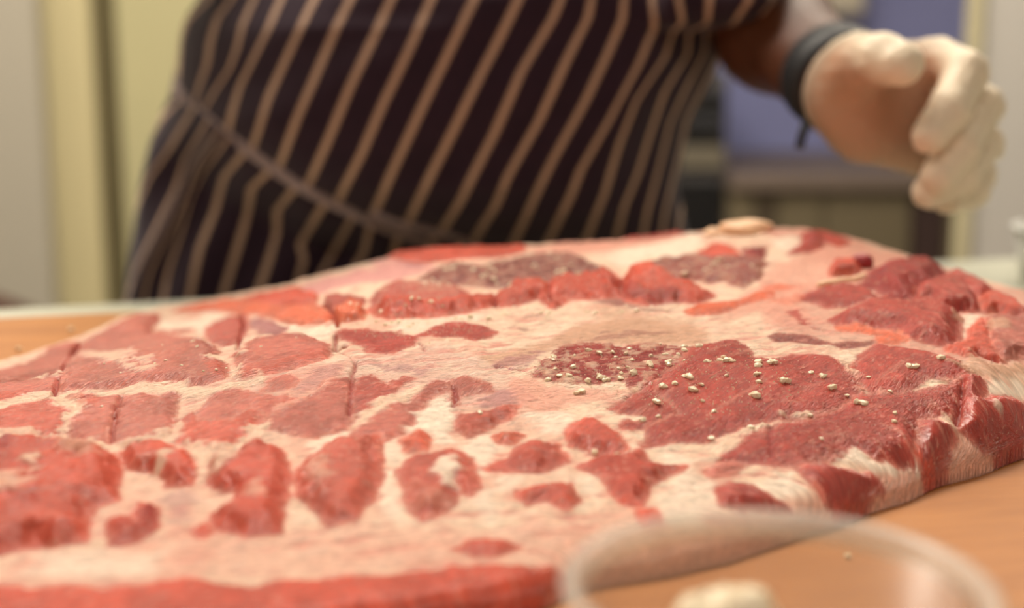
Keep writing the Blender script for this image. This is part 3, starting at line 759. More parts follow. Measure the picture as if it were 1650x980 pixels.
CUTS = [('1', [(505,345),(450,410),(430,450)], .004, .0016), ('1', [(430,455),(400,500),(375,560)], .0025, .0008), ('1', [(360,580),(335,650),(320,690)], .004, .0012),
        ('1', [(1455,185),(1480,235),(1470,285)], .005, .0014), ('1', [(1470,290),(1450,350),(1440,400)], .003, .0008), ('1', [(740,700),(700,780),(690,880),(680,960)], .003, .0010),
        ('2', [(650,185),(690,245),(720,295),(740,345)], .005, .0011), ('2', [(715,370),(720,420),(715,470),(780,440)], .003, .0008), ('2', [(740,480),(800,510),(840,550),(830,590)], .002, .0007),
        ('2', [(818,600),(815,700),(805,830),(800,880)], .0015, .0007), ('2', [(1440,690),(1450,760),(1430,810)], .002, .0008), ('2', [(1230,430),(1265,480)], .002, .0010),
        ('5', [(965,350),(975,425)], .004, .0010), ('5', [(860,430),(980,436),(1060,440)], .004, .0012), ('5', [(1040,450),(1100,460),(1150,470),(1260,475)], .004, .0012), ('5', [(1350,745),(1470,790)], .004, .0014),
        ('5', [(610,345),(720,400),(790,440)], .003, .0009), ('5', [(240,560),(290,575),(420,600)], .002, .0010), ('5', [(470,400),(530,415)], .003, .0016), ('7', [(1360,275),(1345,400),(1330,470)], .003, .0010), ('7', [(470,480),(460,560),(470,640)], .001, .0010),
        ('3', [(785,372),(780,450)], .004, .0010), ('3', [(1125,310),(1120,400),(1185,450)], .004, .0010), ('4', [(160,390),(160,480)], .004, .0010), ('6', [(380,335),(480,350),(560,360)], .0015, .0007), ('6', [(1060,590),(1250,475),(1440,375)], .0012, .0008)]
# ---- heights and colours
QX, QY = GX + .6 * Z, GY - 1.3 * Z                      # noise runs down the sides too
NZ = [fbm(QX * 45, QY * 45, 21, 4) - .5, fbm(QX * 160, QY * 160, 33, 4) - .5, fbm(QX * 520, QY * 520, 44, 3) - .5]
xs = (QX * .96 + QY * .28); ys = (-QX * .28 + QY * .96)
STR = fbm(xs * 70, ys * 420, 55, 4) - .5                 # streaks along the fat seams
EDGE = NZ[0] * .006 + NZ[1] * .004 + NZ[2] * .0022
# fat ground colour
f1 = sstep(-.10, .16, NZ[0] + .6 * NZ[1])[..., None]; f2 = sstep(.02, .22, STR + .3 * NZ[1])[..., None]; f3 = sstep(-.28, -.05, STR)[..., None]
ALB = C['F'] * (1 - f1) + (C['F'] * .55 + C['FP'] * .45) * f1
ALB = ALB * (1 - .5 * f2) + C['W'] * .5 * f2
ALB = ALB * f3 + (C['FP'] * .8 + C['M'] * .2) * (1 - f3)
def region(pts, pad):
    x0, y0 = pts.min(0) - pad; x1, y1 = pts.max(0) + pad
    i0 = max(0, int((x0 - gx[0]) / DX)); i1 = min(NX, int((x1 - gx[0]) / DX) + 2)
    j0 = max(0, int((y0 - gy[0]) / DY)); j1 = min(NY, int((y1 - gy[0]) / DY) + 2)
    return slice(j0, max(j1, j0 + 1)), slice(i0, max(i1, i0 + 1))
def paint(crop, kind, pts, amt, soft, ragged=1.0):
    q = meatpoly(crop, pts); s = region(q, soft * 2 + .004)
    d = sdf_poly(q, GX[s], GY[s]) + EDGE[s] * ragged + (STR[s] * .008 * ragged)
    m = (sstep(-soft * .5, soft * .5, d) * amt)[..., None]
    ALB[s] = ALB[s] * (1 - m) + C[kind] * m
    return s, m[..., 0]
for (cr, k, pts, amt, soft) in PAINT: paint(cr, k, pts, amt, soft, 1.3)
# white rim of fat where the slab ends at the back and left
rim = sstep(.009, .003, OD + EDGE * .6) * (GY > .70) * .85
ALB = ALB * (1 - rim[..., None]) + C['W'] * rim[..., None]
side = sstep(.014, .006, OD + EDGE) * (GY <= .72) * (GX > -.02) * .9
ALB = ALB * (1 - side[..., None]) + (C['FP'] * .75 + C['F'] * .25) * side[..., None]
ID = np.zeros((NY, NX), np.int32); LE = np.zeros((NY, NX)); HH = np.zeros((NY, NX)); SALTY = np.zeros((NY, NX))
HH += NZ[0] * .0035 + NZ[1] * .0016 + STR * .0016
for n, (cr, k, pts, o) in enumerate(LEAN, 1):
    q = meatpoly(cr, pts); s = region(q, .009)
    d = sdf_poly(q, GX[s], GY[s]) + EDGE[s] * o.get('n', 1.0) * .8 + o.get('g', .0042 if (k == 'L' and cr in '128') else .0024)
    h, w = o.get('h', .0015), o.get('w', .007)
    m = sstep(-.0006, .0010, d)
    base = C[o.get('c', k)]
    if cr in 'F8': base = .45 * base + .55 * C['B']
    v1 = sstep(-.2, .2, NZ[0][s] + NZ[1][s] * .7)[..., None]
    jit = 1 + RNG.uniform(-.07, .07)
    col = base * jit * (.86 + .26 * v1)
    rimc = sstep(.0045, .0, d)[..., None] * .38                  # paler, pinker towards the seam
    col = col * (1 - rimc) + C['FP'] * rimc
    fl = sstep(.16, .30, NZ[2][s] + .5 * STR[s])[..., None] * .35   # marbling
    col = col * (1 - fl) + C['FP'] * fl
    if o.get('st'):                                              # long pale fibres
        a_ = math.radians(o['a']); u_ = QX[s] * math.cos(a_) + QY[s] * math.sin(a_); v_ = -QX[s] * math.sin(a_) + QY[s] * math.cos(a_)
        fl = sstep(.10, .26, fbm(u_ * 22, v_ * 420, 91, 3) - .5)[..., None] * .26
        col = col * (1 - fl) + C['FP'] * fl
        fl = sstep(.06, .2, fbm(u_ * 9, v_ * 90, 92, 3) - .5)[..., None] * .4
        col = col * (1 - fl) + C['R2'] * fl
    if o.get('salt'):
        sk = 1.0 if cr == '6' else .5
        fl = sstep(.02, .20, NZ[1][s] + .8 * STR[s])[..., None] * .75 * sk
        col = col * (1 - fl) + (C['T'] * .8 + C['M'] * .2) * fl
        fl = sstep(.06, .2, fbm(GX[s] * 230, GY[s] * 230, 77, 3) - .5)[..., None] * .45 * sk
        col = col * (1 - fl) + C['F'] * fl
        SALTY[s] = np.maximum(SALTY[s], m)
    mm = m[..., None]
    ALB[s] = ALB[s] * (1 - mm) + col * mm
    LE[s] = LE[s] * (1 - m) + m
    dome = h * sstep(0, w, d)
    if o.get('lump'): dome = dome * (1 + o['lump'] * (1.3 * NZ[0][s] + .35 * NZ[1][s]))
    HH[s] = HH[s] * (1 - .35 * m) + dome
    o['ang'] = math.radians(o['a']) if 'a' in o else math.radians(RNG.uniform(10, 45))
    ID[s] = np.where(d > 0.0002, n, ID[s])
for (cr, k, pts, amt, soft, rg) in OVER:
    s, m = paint(cr, k, pts, amt, soft, rg)
    if k in ('F', 'W', 'T', 'FP'): LE[s] *= 1 - m; HH[s] += m * .0008
for (cr, pts, dep, wid) in CUTS:
    q = meatline(cr, pts); s = region(q, .008)
    d = dist_line(q, GX[s], GY[s]) + EDGE[s] * .25
    m = np.exp(-(np.clip(d, 0, 1) / wid) ** 2)
    HH[s] -= dep * m
    mm = (m * .8)[..., None]; ALB[s] = ALB[s] * (1 - mm) + C['R2'] * mm
Z = np.clip(Z + HH * sstep(0, .012, OD), 0.0004, .12)
Z = np.where(OD < .001, .0004, Z)
m = (sstep(.0, .06, NZ[0] + .25 * STR) * sstep(-.285, -.315, GX + .3 * (GY - .6) * (GY < .6)) * sstep(.004, .014, OD))[..., None]
ALB = ALB * (1 - m) + C['L'] * (.9 + .6 * NZ[1][..., None]) * m
# ---- split into the fat layer and one piece per muscle
inside = OD > -.0004
fin = inside[:-1, :-1] & inside[1:, :-1] & inside[:-1, 1:] & inside[1:, 1:]
fid = np.where(fin, ID[:-1, :-1], -1)
VID = np.arange(NX * NY).reshape(NY, NX)
QUAD = np.stack([VID[:-1, :-1], VID[:-1, 1:], VID[1:, 1:], VID[1:, :-1]], -1)
PT = np.stack([GX, GY, Z], -1).reshape(-1, 3)
LOWZ = np.maximum(Z - .006, .0002).reshape(-1)
ALBF = np.clip(ALB, 0, 1).reshape(-1, 3); LEF = LE.reshape(-1)
pork = empty('pork_slab', (0.0, 0.74, 0.0))
tag(pork, 'large slab of raw pork, red lean seamed with pale fat, lying on the wooden board', 'meat')
QXF, QYF = QX.reshape(-1), QY.reshape(-1)
def piece(name, mask, under, ang):
    q = QUAD[mask]
    used, inv = np.unique(q.ravel(), return_inverse=True)
    q2 = inv.reshape(-1, 4); n = len(used)
    V = PT[used]; quads = [q2]; src = [used]
    V = [V]
    # skirt: border edges go down into the slab
    e = np.concatenate([q[:, [0, 1]], q[:, [1, 2]], q[:, [2, 3]], q[:, [3, 0]]])
    key = np.sort(e, 1); kk = key[:, 0].astype(np.int64) * (NX * NY) + key[:, 1]
    _, first, cnt = np.unique(kk, return_index=True, return_counts=True)
    be = e[first[cnt == 1]]
    ub, ib = np.unique(be.ravel(), return_inverse=True); ib = ib.reshape(-1, 2); m = len(ub)
    top = PT[ub]; bot = PT[ub].copy(); bot[:, 2] = under(ub)
    V += [top, bot]; src += [ub, ub]
    quads.append(np.stack([ib[:, 1] + n, ib[:, 0] + n, ib[:, 0] + n + m, ib[:, 1] + n + m], -1))
    o = fast_mesh(name, np.concatenate(V), np.concatenate(quads), MEAT, None)
    put(o, pork)
    S = np.concatenate(src); me = o.data
    ac = me.attributes.new('Col', 'FLOAT_COLOR', 'POINT'); ac.data.foreach_set('color', np.c_[ALBF[S], np.ones(len(S))].astype(np.float32).ravel())
    af = me.attributes.new('fib', 'FLOAT_VECTOR', 'POINT'); c1, s1 = math.cos(ang), math.sin(ang)
    fib = np.stack([QXF[S] * c1 + QYF[S] * s1, -QXF[S] * s1 + QYF[S] * c1, np.zeros(len(S))], -1)
    af.data.foreach_set('vector', fib.astype(np.float32).ravel())
    al = me.attributes.new('lean', 'FLOAT', 'POINT'); al.data.foreach_set('value', LEF[S].astype(np.float32))
    return o
PLABEL = {'D': 'dark brownish lean muscle', 'O': 'orange pink muscle', 'B': 'bright red muscle', 'M': 'purplish thin muscle', 'R2': 'deep red muscle'}
PNUM = {}
for n, (cr, k, pts, o) in enumerate(LEAN, 1):
    msk = fid == n
    if msk.sum() < 12: continue
    ob = piece('lean_muscle', msk, lambda u: LOWZ[u], o['ang'])
    if k in PLABEL: ob['label'] = PLABEL[k]
piece('fat_layer', fid == 0, lambda u: np.where(OD.reshape(-1)[u] < .002, .0, LOWZ[u]), math.radians(14))
# bed under the muscles and flat underside, coarse
st = 6
sub = np.ix_(np.arange(0, NY, st), np.arange(0, NX, st))
cv = np.arange(len(np.arange(0, NY, st)) * len(np.arange(0, NX, st))).reshape(len(np.arange(0, NY, st)), -1)
cq = np.stack([cv[:-1, :-1], cv[:-1, 1:], cv[1:, 1:], cv[1:, :-1]], -1)
Zm = Z[sub].copy()
Zpad = np.pad(Z, st, mode='edge')
for a in range(-st, st + 1, 2):
    for b in range(-st, st + 1, 2):
        Zm = np.minimum(Zm, Zpad[st + a:st + a + NY, st + b:st + b + NX][sub])
inn = OD[sub] > .012
cin = inn[:-1, :-1] & inn[1:, :-1] & inn[:-1, 1:] & inn[1:, 1:]
topv = np.stack([GX[sub], GY[sub], np.maximum(Zm - .004, .0004)], -1).reshape(-1, 3)
botv = np.stack([GX[sub], GY[sub], np.full_like(Zm, .0002)], -1).reshape(-1, 3)
tq = cq[cin]; bq = tq[:, ::-1] + len(topv)
vv = np.concatenate([topv, botv]); qq = np.concatenate([tq, bq])
uu, iv = np.unique(qq.ravel(), return_inverse=True)
core = fast_mesh('inner_flesh', vv[uu], iv.reshape(-1, 4), mat_simple('inner_flesh', (188, 92, 78), 0.5), None)
put(core, pork)
def meat_z(x, y): return bil(Z, x, y)
# nub of cartilage on the back edge, small vein and loose string of fat
def blob(name, c, r, mat, parent, seed, amp=.12, rot=0.0, sub=3):
    bm = bmesh.new(); bmesh.ops.create_icosphere(bm, subdivisions=sub, radius=1)
    rr = random.Random(seed); ph = [rr.uniform(0, 6) for _ in range(6)]
    for v in bm.verts:
        p = v.co
        f = 1 + amp * (math.sin(3 * p.x + ph[0]) * math.sin(2.5 * p.y + ph[1]) + .6 * math.sin(5 * p.z + ph[2] + 4 * p.x))
        v.co = Vector((p.x * r[0] * f, p.y * r[1] * f, p.z * r[2] * f))
    me = bpy.data.meshes.new(name); bm.to_mesh(me); bm.free()
    me.transform(Matrix.Translation(Vector(c)) @ Matrix.Rotation(rot, 4, 'Z'))
    me.polygons.foreach_set('use_smooth', [True] * len(me.polygons))
    o = bpy.data.objects.new(name, me); COL.objects.link(o); me.materials.append(mat)
    if parent is not None: put(o, parent)
    return o
CART = mat_simple('cartilage', (240, 196, 158), 0.35, var=.12, scale=90, bump=.3)
c_ = P(1203, 368, .985)
o = blob('cartilage_nub', (c_[0], c_[1], c_[2]), (.019, .012, .0064), CART, pork, 3, .10, .1); o['label'] = 'pale nub of cartilage'
c_ = P(1150, 373, .985)
blob('cartilage_nub', (c_[0], c_[1], c_[2] - .001), (.008, .007, .0035), CART, pork, 5, .12, .1)
VEIN = mat_simple('dark_vein', (150, 48, 50), 0.3, var=.1)
w_ = onmeat(1388, 432); c_ = (w_[0], w_[1], meat_z(*w_))
blob('vein_end', (c_[0], c_[1], c_[2] + .003), (.007, .006, .0055), VEIN, pork, 8, .1)['label'] = 'dark round vein end'
STRG = mat_simple('fat_string', (244, 206, 170), 0.4, var=.06)
ln_ = meatline('5', [(640, 255), (570, 275), (500, 292), (430, 310), (350, 335)])
V_, F_ = tube_verts(catmull([(x, y, meat_z(x, y) + .0008) for x, y in ln_], 3), .0018, 8)
put(new_mesh('fat_string', V_, F_, STRG), pork)['label'] = 'pale string of fat'

# ------------------------------------------------------------------ smooth solid figures from rounded limbs
def cone(p, a, b, ra, rb):
    """distance to a limb that tapers from ra at a to rb at b"""
    a = np.asarray(a, float); b = np.asarray(b, float); ba = b - a
    pa = p - a
    t = np.clip((pa @ ba) / (ba @ ba + 1e-12), 0, 1)
    d = pa - t[..., None] * ba
    return np.sqrt((d * d).sum(-1)) - (ra + (rb - ra) * t)
def ell(p, c, r):
    q = (p - np.asarray(c)) / np.asarray(r)
    k = np.sqrt((q * q).sum(-1))
    return (k - 1) * min(r)
def smin(a, b, k):
    h = np.clip(.5 + .5 * (b - a) / k, 0, 1)
    return b * (1 - h) + a * h - k * h * (1 - h)
def surface_net(f, lo, hi, v):
    lo = np.array(lo, float); n = np.ceil((np.array(hi) - lo) / v).astype(int) + 1
    ax = [lo[i] + v * np.arange(n[i]) for i in range(3)]
    p = np.stack(np.meshgrid(*ax, indexing='ij'), -1)
    d = f(p)
    ins = d < 0
    c = np.zeros(tuple(n - 1)); s = np.zeros(tuple(n - 1) + (3,)); k = np.zeros(tuple(n - 1))
    off = [(i, j, l) for i in (0, 1) for j in (0, 1) for l in (0, 1)]
    def sh(A, o): return A[o[0]:A.shape[0] - 1 + o[0], o[1]:A.shape[1] - 1 + o[1], o[2]:A.shape[2] - 1 + o[2]]
    for o in off:
        for a in range(3):
            if o[a] == 0:
                o2 = list(o); o2[a] = 1
                d0, d1 = sh(d, o), sh(d, o2)
                cr = (d0 < 0) != (d1 < 0)
                t = np.where(cr, d0 / np.where(cr, d0 - d1, 1), 0)
                pos = np.zeros(t.shape + (3,))
                for b in range(3): pos[..., b] = o[b]
                pos[..., a] = t
                s += pos * cr[..., None]; k += cr
    act = k > 0
    idx = np.full(act.shape, -1); idx[act] = np.arange(act.sum())
    cell = np.stack(np.nonzero(act), -1)
    verts = lo + v * (cell + s[act] / k[act][:, None])
    quads = []
    for a in range(3):
        b, c2 = (a + 1) % 3, (a + 2) % 3
        sl0 = [slice(None)] * 3; sl1 = [slice(None)] * 3
        sl0[a] = slice(0, -1); sl1[a] = slice(1, None)
        A, B = ins[tuple(sl0)], ins[tuple(sl1)]
        ch = A != B
        ii = np.stack(np.nonzero(ch), -1)
        ok = (ii[:, b] > 0) & (ii[:, c2] > 0) & (ii[:, b] < n[b] - 1) & (ii[:, c2] < n[c2] - 1)
        ii = ii[ok]
        flip = B[tuple(ii.T)]
        def g(db, dc):
            j = ii.copy(); j[:, b] += db; j[:, c2] += dc
            return idx[tuple(j.T)]
        q = np.stack([g(-1, -1), g(0, -1), g(0, 0), g(-1, 0)], -1)
        q[flip] = q[flip][:, ::-1]
        quads.append(q)
    q = np.concatenate(quads)
    return verts, q[(q >= 0).all(1)]

# ------------------------------------------------------------------ the person behind the table
YAX = 1.40
# hand (its left one): joints of thumb and four fingers
wrist = P(1370, 146, 1.090)
elbow = P(1182, -22, 1.37)
FING = [  # base, knuckle, middle joint, tip, radii
    [P(1440, 118, 1.072), P(1512, 98, 1.058), P(1556, 118, 1.022), P(1530, 178, .998), P(1499, 218, .988)],
    [P(1440, 150, 1.080), P(1530, 140, 1.078), P(1582, 172, 1.040), P(1546, 238, 1.008), P(1512, 284, .998)],
    [P(1435, 190, 1.088), P(1528, 192, 1.094), P(1584, 232, 1.056), P(1548, 284, 1.020), P(1497, 309, 1.008)],
    [P(1430, 225, 1.092), P(1515, 242, 1.102), P(1574, 282, 1.070), P(1566, 308, 1.048), P(1528, 320, 1.030)]]
FRAD = [(.0160, .0150, .0140, .0128, .0112), (.0160, .0150, .0138, .0126, .0112), (.0155, .0140, .0130, .0118, .0106), (.0150, .0130, .0118, .0108, .0098)]
THUMB = [P(1385, 118, 1.055), P(1395, 104, 1.030), P(1422, 96, 1.008), P(1453, 104, .992)]
TRAD = (.024, .0185, .0165, .0135)
def hand_sdf(p, infl=0.0, wrinkle=False):
    palm = cone(p, wrist, P(1392, 140, 1.080), .031, .031)
    palm = smin(palm, cone(p, P(1390, 122, 1.075), P(1470, 112, 1.068), .029, .018), .018)
    palm = smin(palm, cone(p, P(1392, 150, 1.078), P(1490, 150, 1.080), .031, .018), .018)
    palm = smin(palm, cone(p, P(1398, 182, 1.082), P(1490, 200, 1.092), .031, .017), .018)
    palm = smin(palm, cone(p, P(1412, 205, 1.084), P(1478, 246, 1.098), .026, .016), .018)
    th = None
    for i in range(3):
        d = cone(p, THUMB[i], THUMB[i + 1], TRAD[i], TRAD[i + 1])
        th = d if th is None else smin(th, d, .004)
    palm = smin(palm, th, .009)
    fs = []
    for J, R in zip(FING, FRAD):
        f = None
        for i in range(4):
            d = cone(p, J[i], J[i + 1], R[i], R[i + 1])
            f = d if f is None else smin(f, d, .004)
        fs.append(f)
    allf = fs[0]
    for f in fs[1:]: allf = smin(allf, f, .0022)
    out = smin(palm, allf, .008)
    if wrinkle:
        out = out + .0011 * np.sin(p[..., 0] * 420 + 3 * np.sin(p[..., 2] * 160)) * np.sin(p[..., 2] * 240 + 2 * np.sin(p[..., 0] * 130))
    return out - infl
def arm_sdf(p):
    mid = elbow * .55 + wrist * .45 + np.array([-.004, 0, -.004])
    a = smin(cone(p, elbow, mid, .047, .045), cone(p, mid, wrist, .045, .033), .03)
    return smin(a, hand_sdf(p), .012)
lo_ = np.minimum.reduce([wrist - .07, elbow - .07] + [j - .03 for J in FING for j in J]); hi_ = np.maximum.reduce([wrist + .07, elbow + .07] + [j + .03 for J in FING for j in J])
armV, armQ = surface_net(arm_sdf, lo_, hi_, .0026)
# whole figure
BX = -.075
sh_l, sh_r = np.array([BX + .20, 1.42, .50]), np.array([BX - .20, 1.42, .50])
hipz = -.06
def body_sdf(p, infl=0.0, legs=True, head=True, torso=True, arms=True):
    d = np.full(p.shape[:-1], 9.)
    if torso:
        d = smin(ell(p, (BX + .01, 1.46, .13), (.200, .145, .19)), ell(p, (BX, 1.48, -.06), (.175, .12, .13)), .06)
        d = smin(d, ell(p, (BX, 1.45, .34), (.185, .125, .24)), .08)
        d = smin(d, cone(p, sh_l, sh_r, .062, .062), .06)
    if arms:
        ua = smin(cone(p, sh_l, elbow + np.array([.015, .02, .02]), .060, .050), d, .05) if torso else cone(p, sh_l, elbow, .058, .05)
        d = ua
        er = np.array([BX - .30, 1.36, .33])
        d = smin(d, cone(p, sh_r, er, .058, .050), .04)
    if legs:
        for s in (-1, 1):
            hp = np.array([BX + s * .095, 1.48, hipz - .03]); kn = np.array([BX + s * .11, 1.42, -.47]); an = np.array([BX + s * .115, 1.46, -.87])
            d = smin(d, smin(cone(p, hp, kn, .085, .058), cone(p, kn, an, .058, .040), .03), .03)
            d = smin(d, cone(p, an + np.array([0, 0, -.03]), np.array([BX + s * .12, 1.30, -.92]), .035, .024), .03)
    if head:
        d = smin(d, cone(p, (BX, 1.42, .50), (BX, 1.39, .64), .062, .056), .04)
        h = smin(ell(p, (BX, 1.38, .735), (.076, .096, .105)), ell(p, (BX, 1.345, .67), (.052, .060, .060)), .03)
        h = smin(h, cone(p, (BX, 1.288, .735), (BX, 1.262, .705), .010, .014), .012)      # nose
        h = np.maximum(h, -ell(p, (BX - .031, 1.283, .745), (.018, .012, .011)))           # eye sockets
        h = np.maximum(h, -ell(p, (BX + .031, 1.283, .745), (.018, .012, .011)))
        h = smin(h, cone(p, (BX - .022, 1.296, .662), (BX + .022, 1.296, .662), .006, .006), .006)  # lips
        for s in (-1, 1):
            h = smin(h, ell(p, (BX + s * .080, 1.395, .725), (.010, .020, .032)), .008)     # ears
        d = smin(d, h, .02)
    return d - infl
bV, bQ = surface_net(lambda p: body_sdf(p), (BX - .42, 1.2, FLOOR + .003), (BX + .36, 1.68, .88), .012)
# right forearm and hand, raised out of the picture in front of the chest
er = np.array([BX - .30, 1.36, .33]); wr = np.array([BX - .17, 1.14, .37])
def rmap(q): return np.array([wr[0] + (wrist[0] - q[0]) * -.55 + (q[1] - wrist[1]) * .2, wr[1] + (q[0] - wrist[0]) * -.45 + (q[1] - wrist[1]) * .4, wr[2] + (q[2] - wrist[2]) * .8])
RF = [[rmap(j) for j in J] for J in FING]; RT = [rmap(j) for j in THUMB]
def rarm(p):
    d = cone(p, er, wr, .048, .030)
    h = None
    for J in RF:
        f = cone(p, wr, J[1], .024, .015)
        h = f if h is None else smin(h, f, .01)
    for J in RF:
        for i in range(1, 4): h = smin(h, cone(p, J[i], J[i + 1], .0095, .0085), .002)
    for i in range(3): h = smin(h, cone(p, RT[i], RT[i + 1], .014, .0105), .005)
    return smin(d, h, .012)
rp = np.array([q for J in RF for q in J] + RT + [wr, er])
rV, rQ = surface_net(rarm, rp.min(0) - .06, rp.max(0) + .06, .004)
person = empty('person', (BX, 1.42, FLOOR))
tag(person, 'person in a dark striped apron reaching one gloved hand over the pork', 'person')
V_ = np.concatenate([bV, armV, rV]); Q_ = np.concatenate([bQ, armQ + len(bV), rQ + len(bV) + len(armV)])
body = fast_mesh('body', V_, Q_, SKIN, None); put(body, person)
_pv = sstep(-.01, .03, (V_ - wrist) @ ((wrist - elbow) / np.linalg.norm(wrist - elbow))) * (np.linalg.norm(V_ - wrist, axis=1) < .2)
_pa = body.data.attributes.new('palm', 'FLOAT', 'POINT'); _pa.data.foreach_set('value', _pv.astype(np.float32))
body['label'] = 'brown skin of arm and body'
# glove over hand and wrist
gd = wrist - elbow; gd /= np.linalg.norm(gd)
cut0 = wrist + gd * -.004
def glove_sdf(p):
    g = np.minimum(hand_sdf(p, .0016, True), smin(cone(p, wrist - gd * .03, wrist, .0352, .0340), hand_sdf(p, .0016), .01))
    return np.maximum(g, -((p - cut0) @ gd))
gV, gQ = surface_net(glove_sdf, lo_, hi_, .0022)
cen = gV[gQ].mean(1)
gQ = gQ[((cen - cut0) @ gd) > .0012]                    # open cuff
glove = fast_mesh('glove', gV, gQ, GLOVE, None); put(glove, person)
glove['label'] = 'thin whitish see-through glove'
pal = np.array([P(1370, 160, 1.05), P(1400, 200, 1.05), P(1470, 240, 1.06), P(1440, 160, 1.05), P(1390, 160, 1.04)])
dd = np.min(np.linalg.norm(gV[:, None] - pal[None], axis=2), 1)
al = glove.data.attributes.new('slack', 'FLOAT', 'POINT'); al.data.foreach_set('value', sstep(.035, .058, dd).astype(np.float32))
# black elastic band with loose ends round the cuff
BAND = mat_simple('black_elastic', (26, 25, 28), 0.55, var=.2, scale=60, bump=.2)
def ring_pts(c, ax, r, n=40, sq=1.0):
    ax = ax / np.linalg.norm(ax); u = np.cross(ax, [0, 1, 0]); u /= np.linalg.norm(u); w = np.cross(ax, u)
    return [c + (u * math.cos(t) + w * math.sin(t) * sq) * r for t in np.linspace(0, 2 * math.pi, n)]
Vb, Fb = [], []
NB = 40
for j, (off, rr) in enumerate(((-.036, .0365), (-.034, .0425), (-.020, .0420), (-.006, .0405), (-.003, .0345))):
    Vb += ring_pts(wrist + gd * (off - .004), gd, rr, NB + 1)[:-1]
for j in range(5):
    for k in range(NB):
        a, b = j * NB + k, j * NB + (k + 1) % NB; j2 = (j + 1) % 5
        Fb.append((a, b, j2 * NB + (k + 1) % NB, j2 * NB + k))
band = put(new_mesh('wrist_band', Vb, Fb, BAND), person); band['label'] = 'black elastic wrist band'
for (x0, y0, x1, y1) in ((1306, 190, 1288, 238), (1314, 192, 1340, 226)):
    V_, F_ = tube_verts(catmull([P(x0, y0 - 8, 1.105), P((x0 + x1) / 2 - 3, (y0 + y1) / 2, 1.095), P(x1, y1, 1.095)], 5), .0036, 8)
    put(new_mesh('band_end', V_, F_, BAND), band)
# shirt, trousers, shoes, hair, eyes
SHIRT = mat_simple('white_shirt_cloth', (206, 190, 168), 0.85, var=.05, scale=30, bump=.2)
def shirt_sdf(p):
    d = body_sdf(p, .012, False, False, True, False)
    e2 = elbow + np.array([.020, .02, .035])
    d = smin(d, cone(p, sh_l, e2, .074, .066), .04)
    er2 = np.array([BX - .30, 1.36, .33])
    d = smin(d, cone(p, sh_r, er2 * .8 + sh_r * .2, .074, .066), .04)
    return np.maximum(d, .03 - p[..., 2])
sV, sQ = surface_net(shirt_sdf, (BX - .44, 1.18, -.06), (BX + .44, 1.70, .60), .012)
put(fast_mesh('shirt', sV, sQ, SHIRT, None), person)
TROU = mat_simple('black_trouser_cloth', (34, 32, 36), 0.9, var=.1, scale=30)
def trou_sdf(p):
    d = ell(p, (BX, 1.48, -.06), (.185, .132, .13))
    for s in (-1, 1):
        hp = np.array([BX + s * .095, 1.48, hipz - .03]); kn = np.array([BX + s * .11, 1.42, -.47]); an = np.array([BX + s * .115, 1.46, -.87])
        d = smin(d, smin(cone(p, hp, kn, .100, .076), cone(p, kn, an, .076, .066), .03), .02)
    return np.maximum(d, np.maximum(p[..., 2] - .0, -(p[..., 2] + .875)))
sV, sQ = surface_net(trou_sdf, (BX - .3, 1.25, -.9), (BX + .3, 1.62, .03), .014)
put(fast_mesh('trousers', sV, sQ, TROU, None), person)
SHOE = mat_simple('black_leather', (28, 27, 28), 0.4, var=.1)
for s in (-1, 1):
    def shoe(p): return np.maximum(smin(cone(p, (BX + s * .115, 1.47, -.905), (BX + s * .122, 1.28, -.918), .046, .036), ell(p, (BX + s * .115, 1.46, -.88), (.05, .055, .05)), .02), -(p[..., 2] - FLOOR - .002))
    sV, sQ = surface_net(shoe, (BX + s * .115 - .08, 1.2, FLOOR - .01), (BX + s * .115 + .08, 1.56, -.8), .008)
    put(fast_mesh('shoe', sV, sQ, SHOE, None), person)
HAIR = mat_simple('black_hair', (30, 24, 22), 0.6, var=.3, scale=120, bump=.4)
def hair(p): return np.maximum(ell(p, (BX, 1.392, .755), (.085, .103, .105)), np.maximum(.745 - p[..., 2] - (p[..., 1] - 1.36) * 1.2, -(p[..., 2] - .66)))
sV, sQ = surface_net(hair, (BX - .1, 1.27, .62), (BX + .1, 1.52, .88), .008)
put(fast_mesh('hair', sV, sQ, HAIR, None), person)
EYE = mat_simple('eye_white', (235, 230, 225), 0.2, var=.02); IRIS = mat_simple('dark_iris', (40, 26, 18), 0.2)
for s in (-1, 1):
    ey = blob('eye', (BX + s * .031, 1.296, .745), (.0125, .0125, .0125), EYE, person, 1, 0, 0, 3)
    blob('iris', (BX + s * .031, 1.2855, .744), (.0055, .003, .0055), IRIS, ey, 1, 0, 0, 2) if False else None
    o = blob('iris', (BX + s * .031, 1.2855, .744), (.0055, .003, .0055), IRIS, person, 1, 0, 0, 2)

# ------------------------------------------------------------------ apron
ROW = [(-420, 560, 930, .10), (-260, 470, 1090, .14), (-120, 400, 1225, .175), (-50, 352, 1290, .195), (0, 322, 1288, .205), (20, 308, 1264, .206), (34, 300, 1232, .207), (46, 296, 1192, .208), (60, 293, 1176, .208),
       (100, 288, 1157, .21), (140, 286, 1142, .212), (170, 276, 1124, .212), (200, 255, 1110, .21), (240, 241, 1099, .205), (300, 228, 1090, .195), (340, 222, 1098, .175), (380, 217, 1106, .14), (420, 212, 1112, .10), (485, 205, 1112, .085), (600, 192, 1105, .08), (900, 170, 1090, .07)]
ROW = np.array(ROW, float)
def rowv(v): return [np.interp(v, ROW[:, 0], ROW[:, k]) for k in (1, 2, 3)]
STRAP = np.array([(286, 128), (292, 150), (330, 188), (400, 238), (480, 294), (560, 335), (640, 370), (720, 393), (790, 404), (900, 416), (1112, 425)], float)
def strap_v(x): return np.interp(x, STRAP[:, 0], STRAP[:, 1])
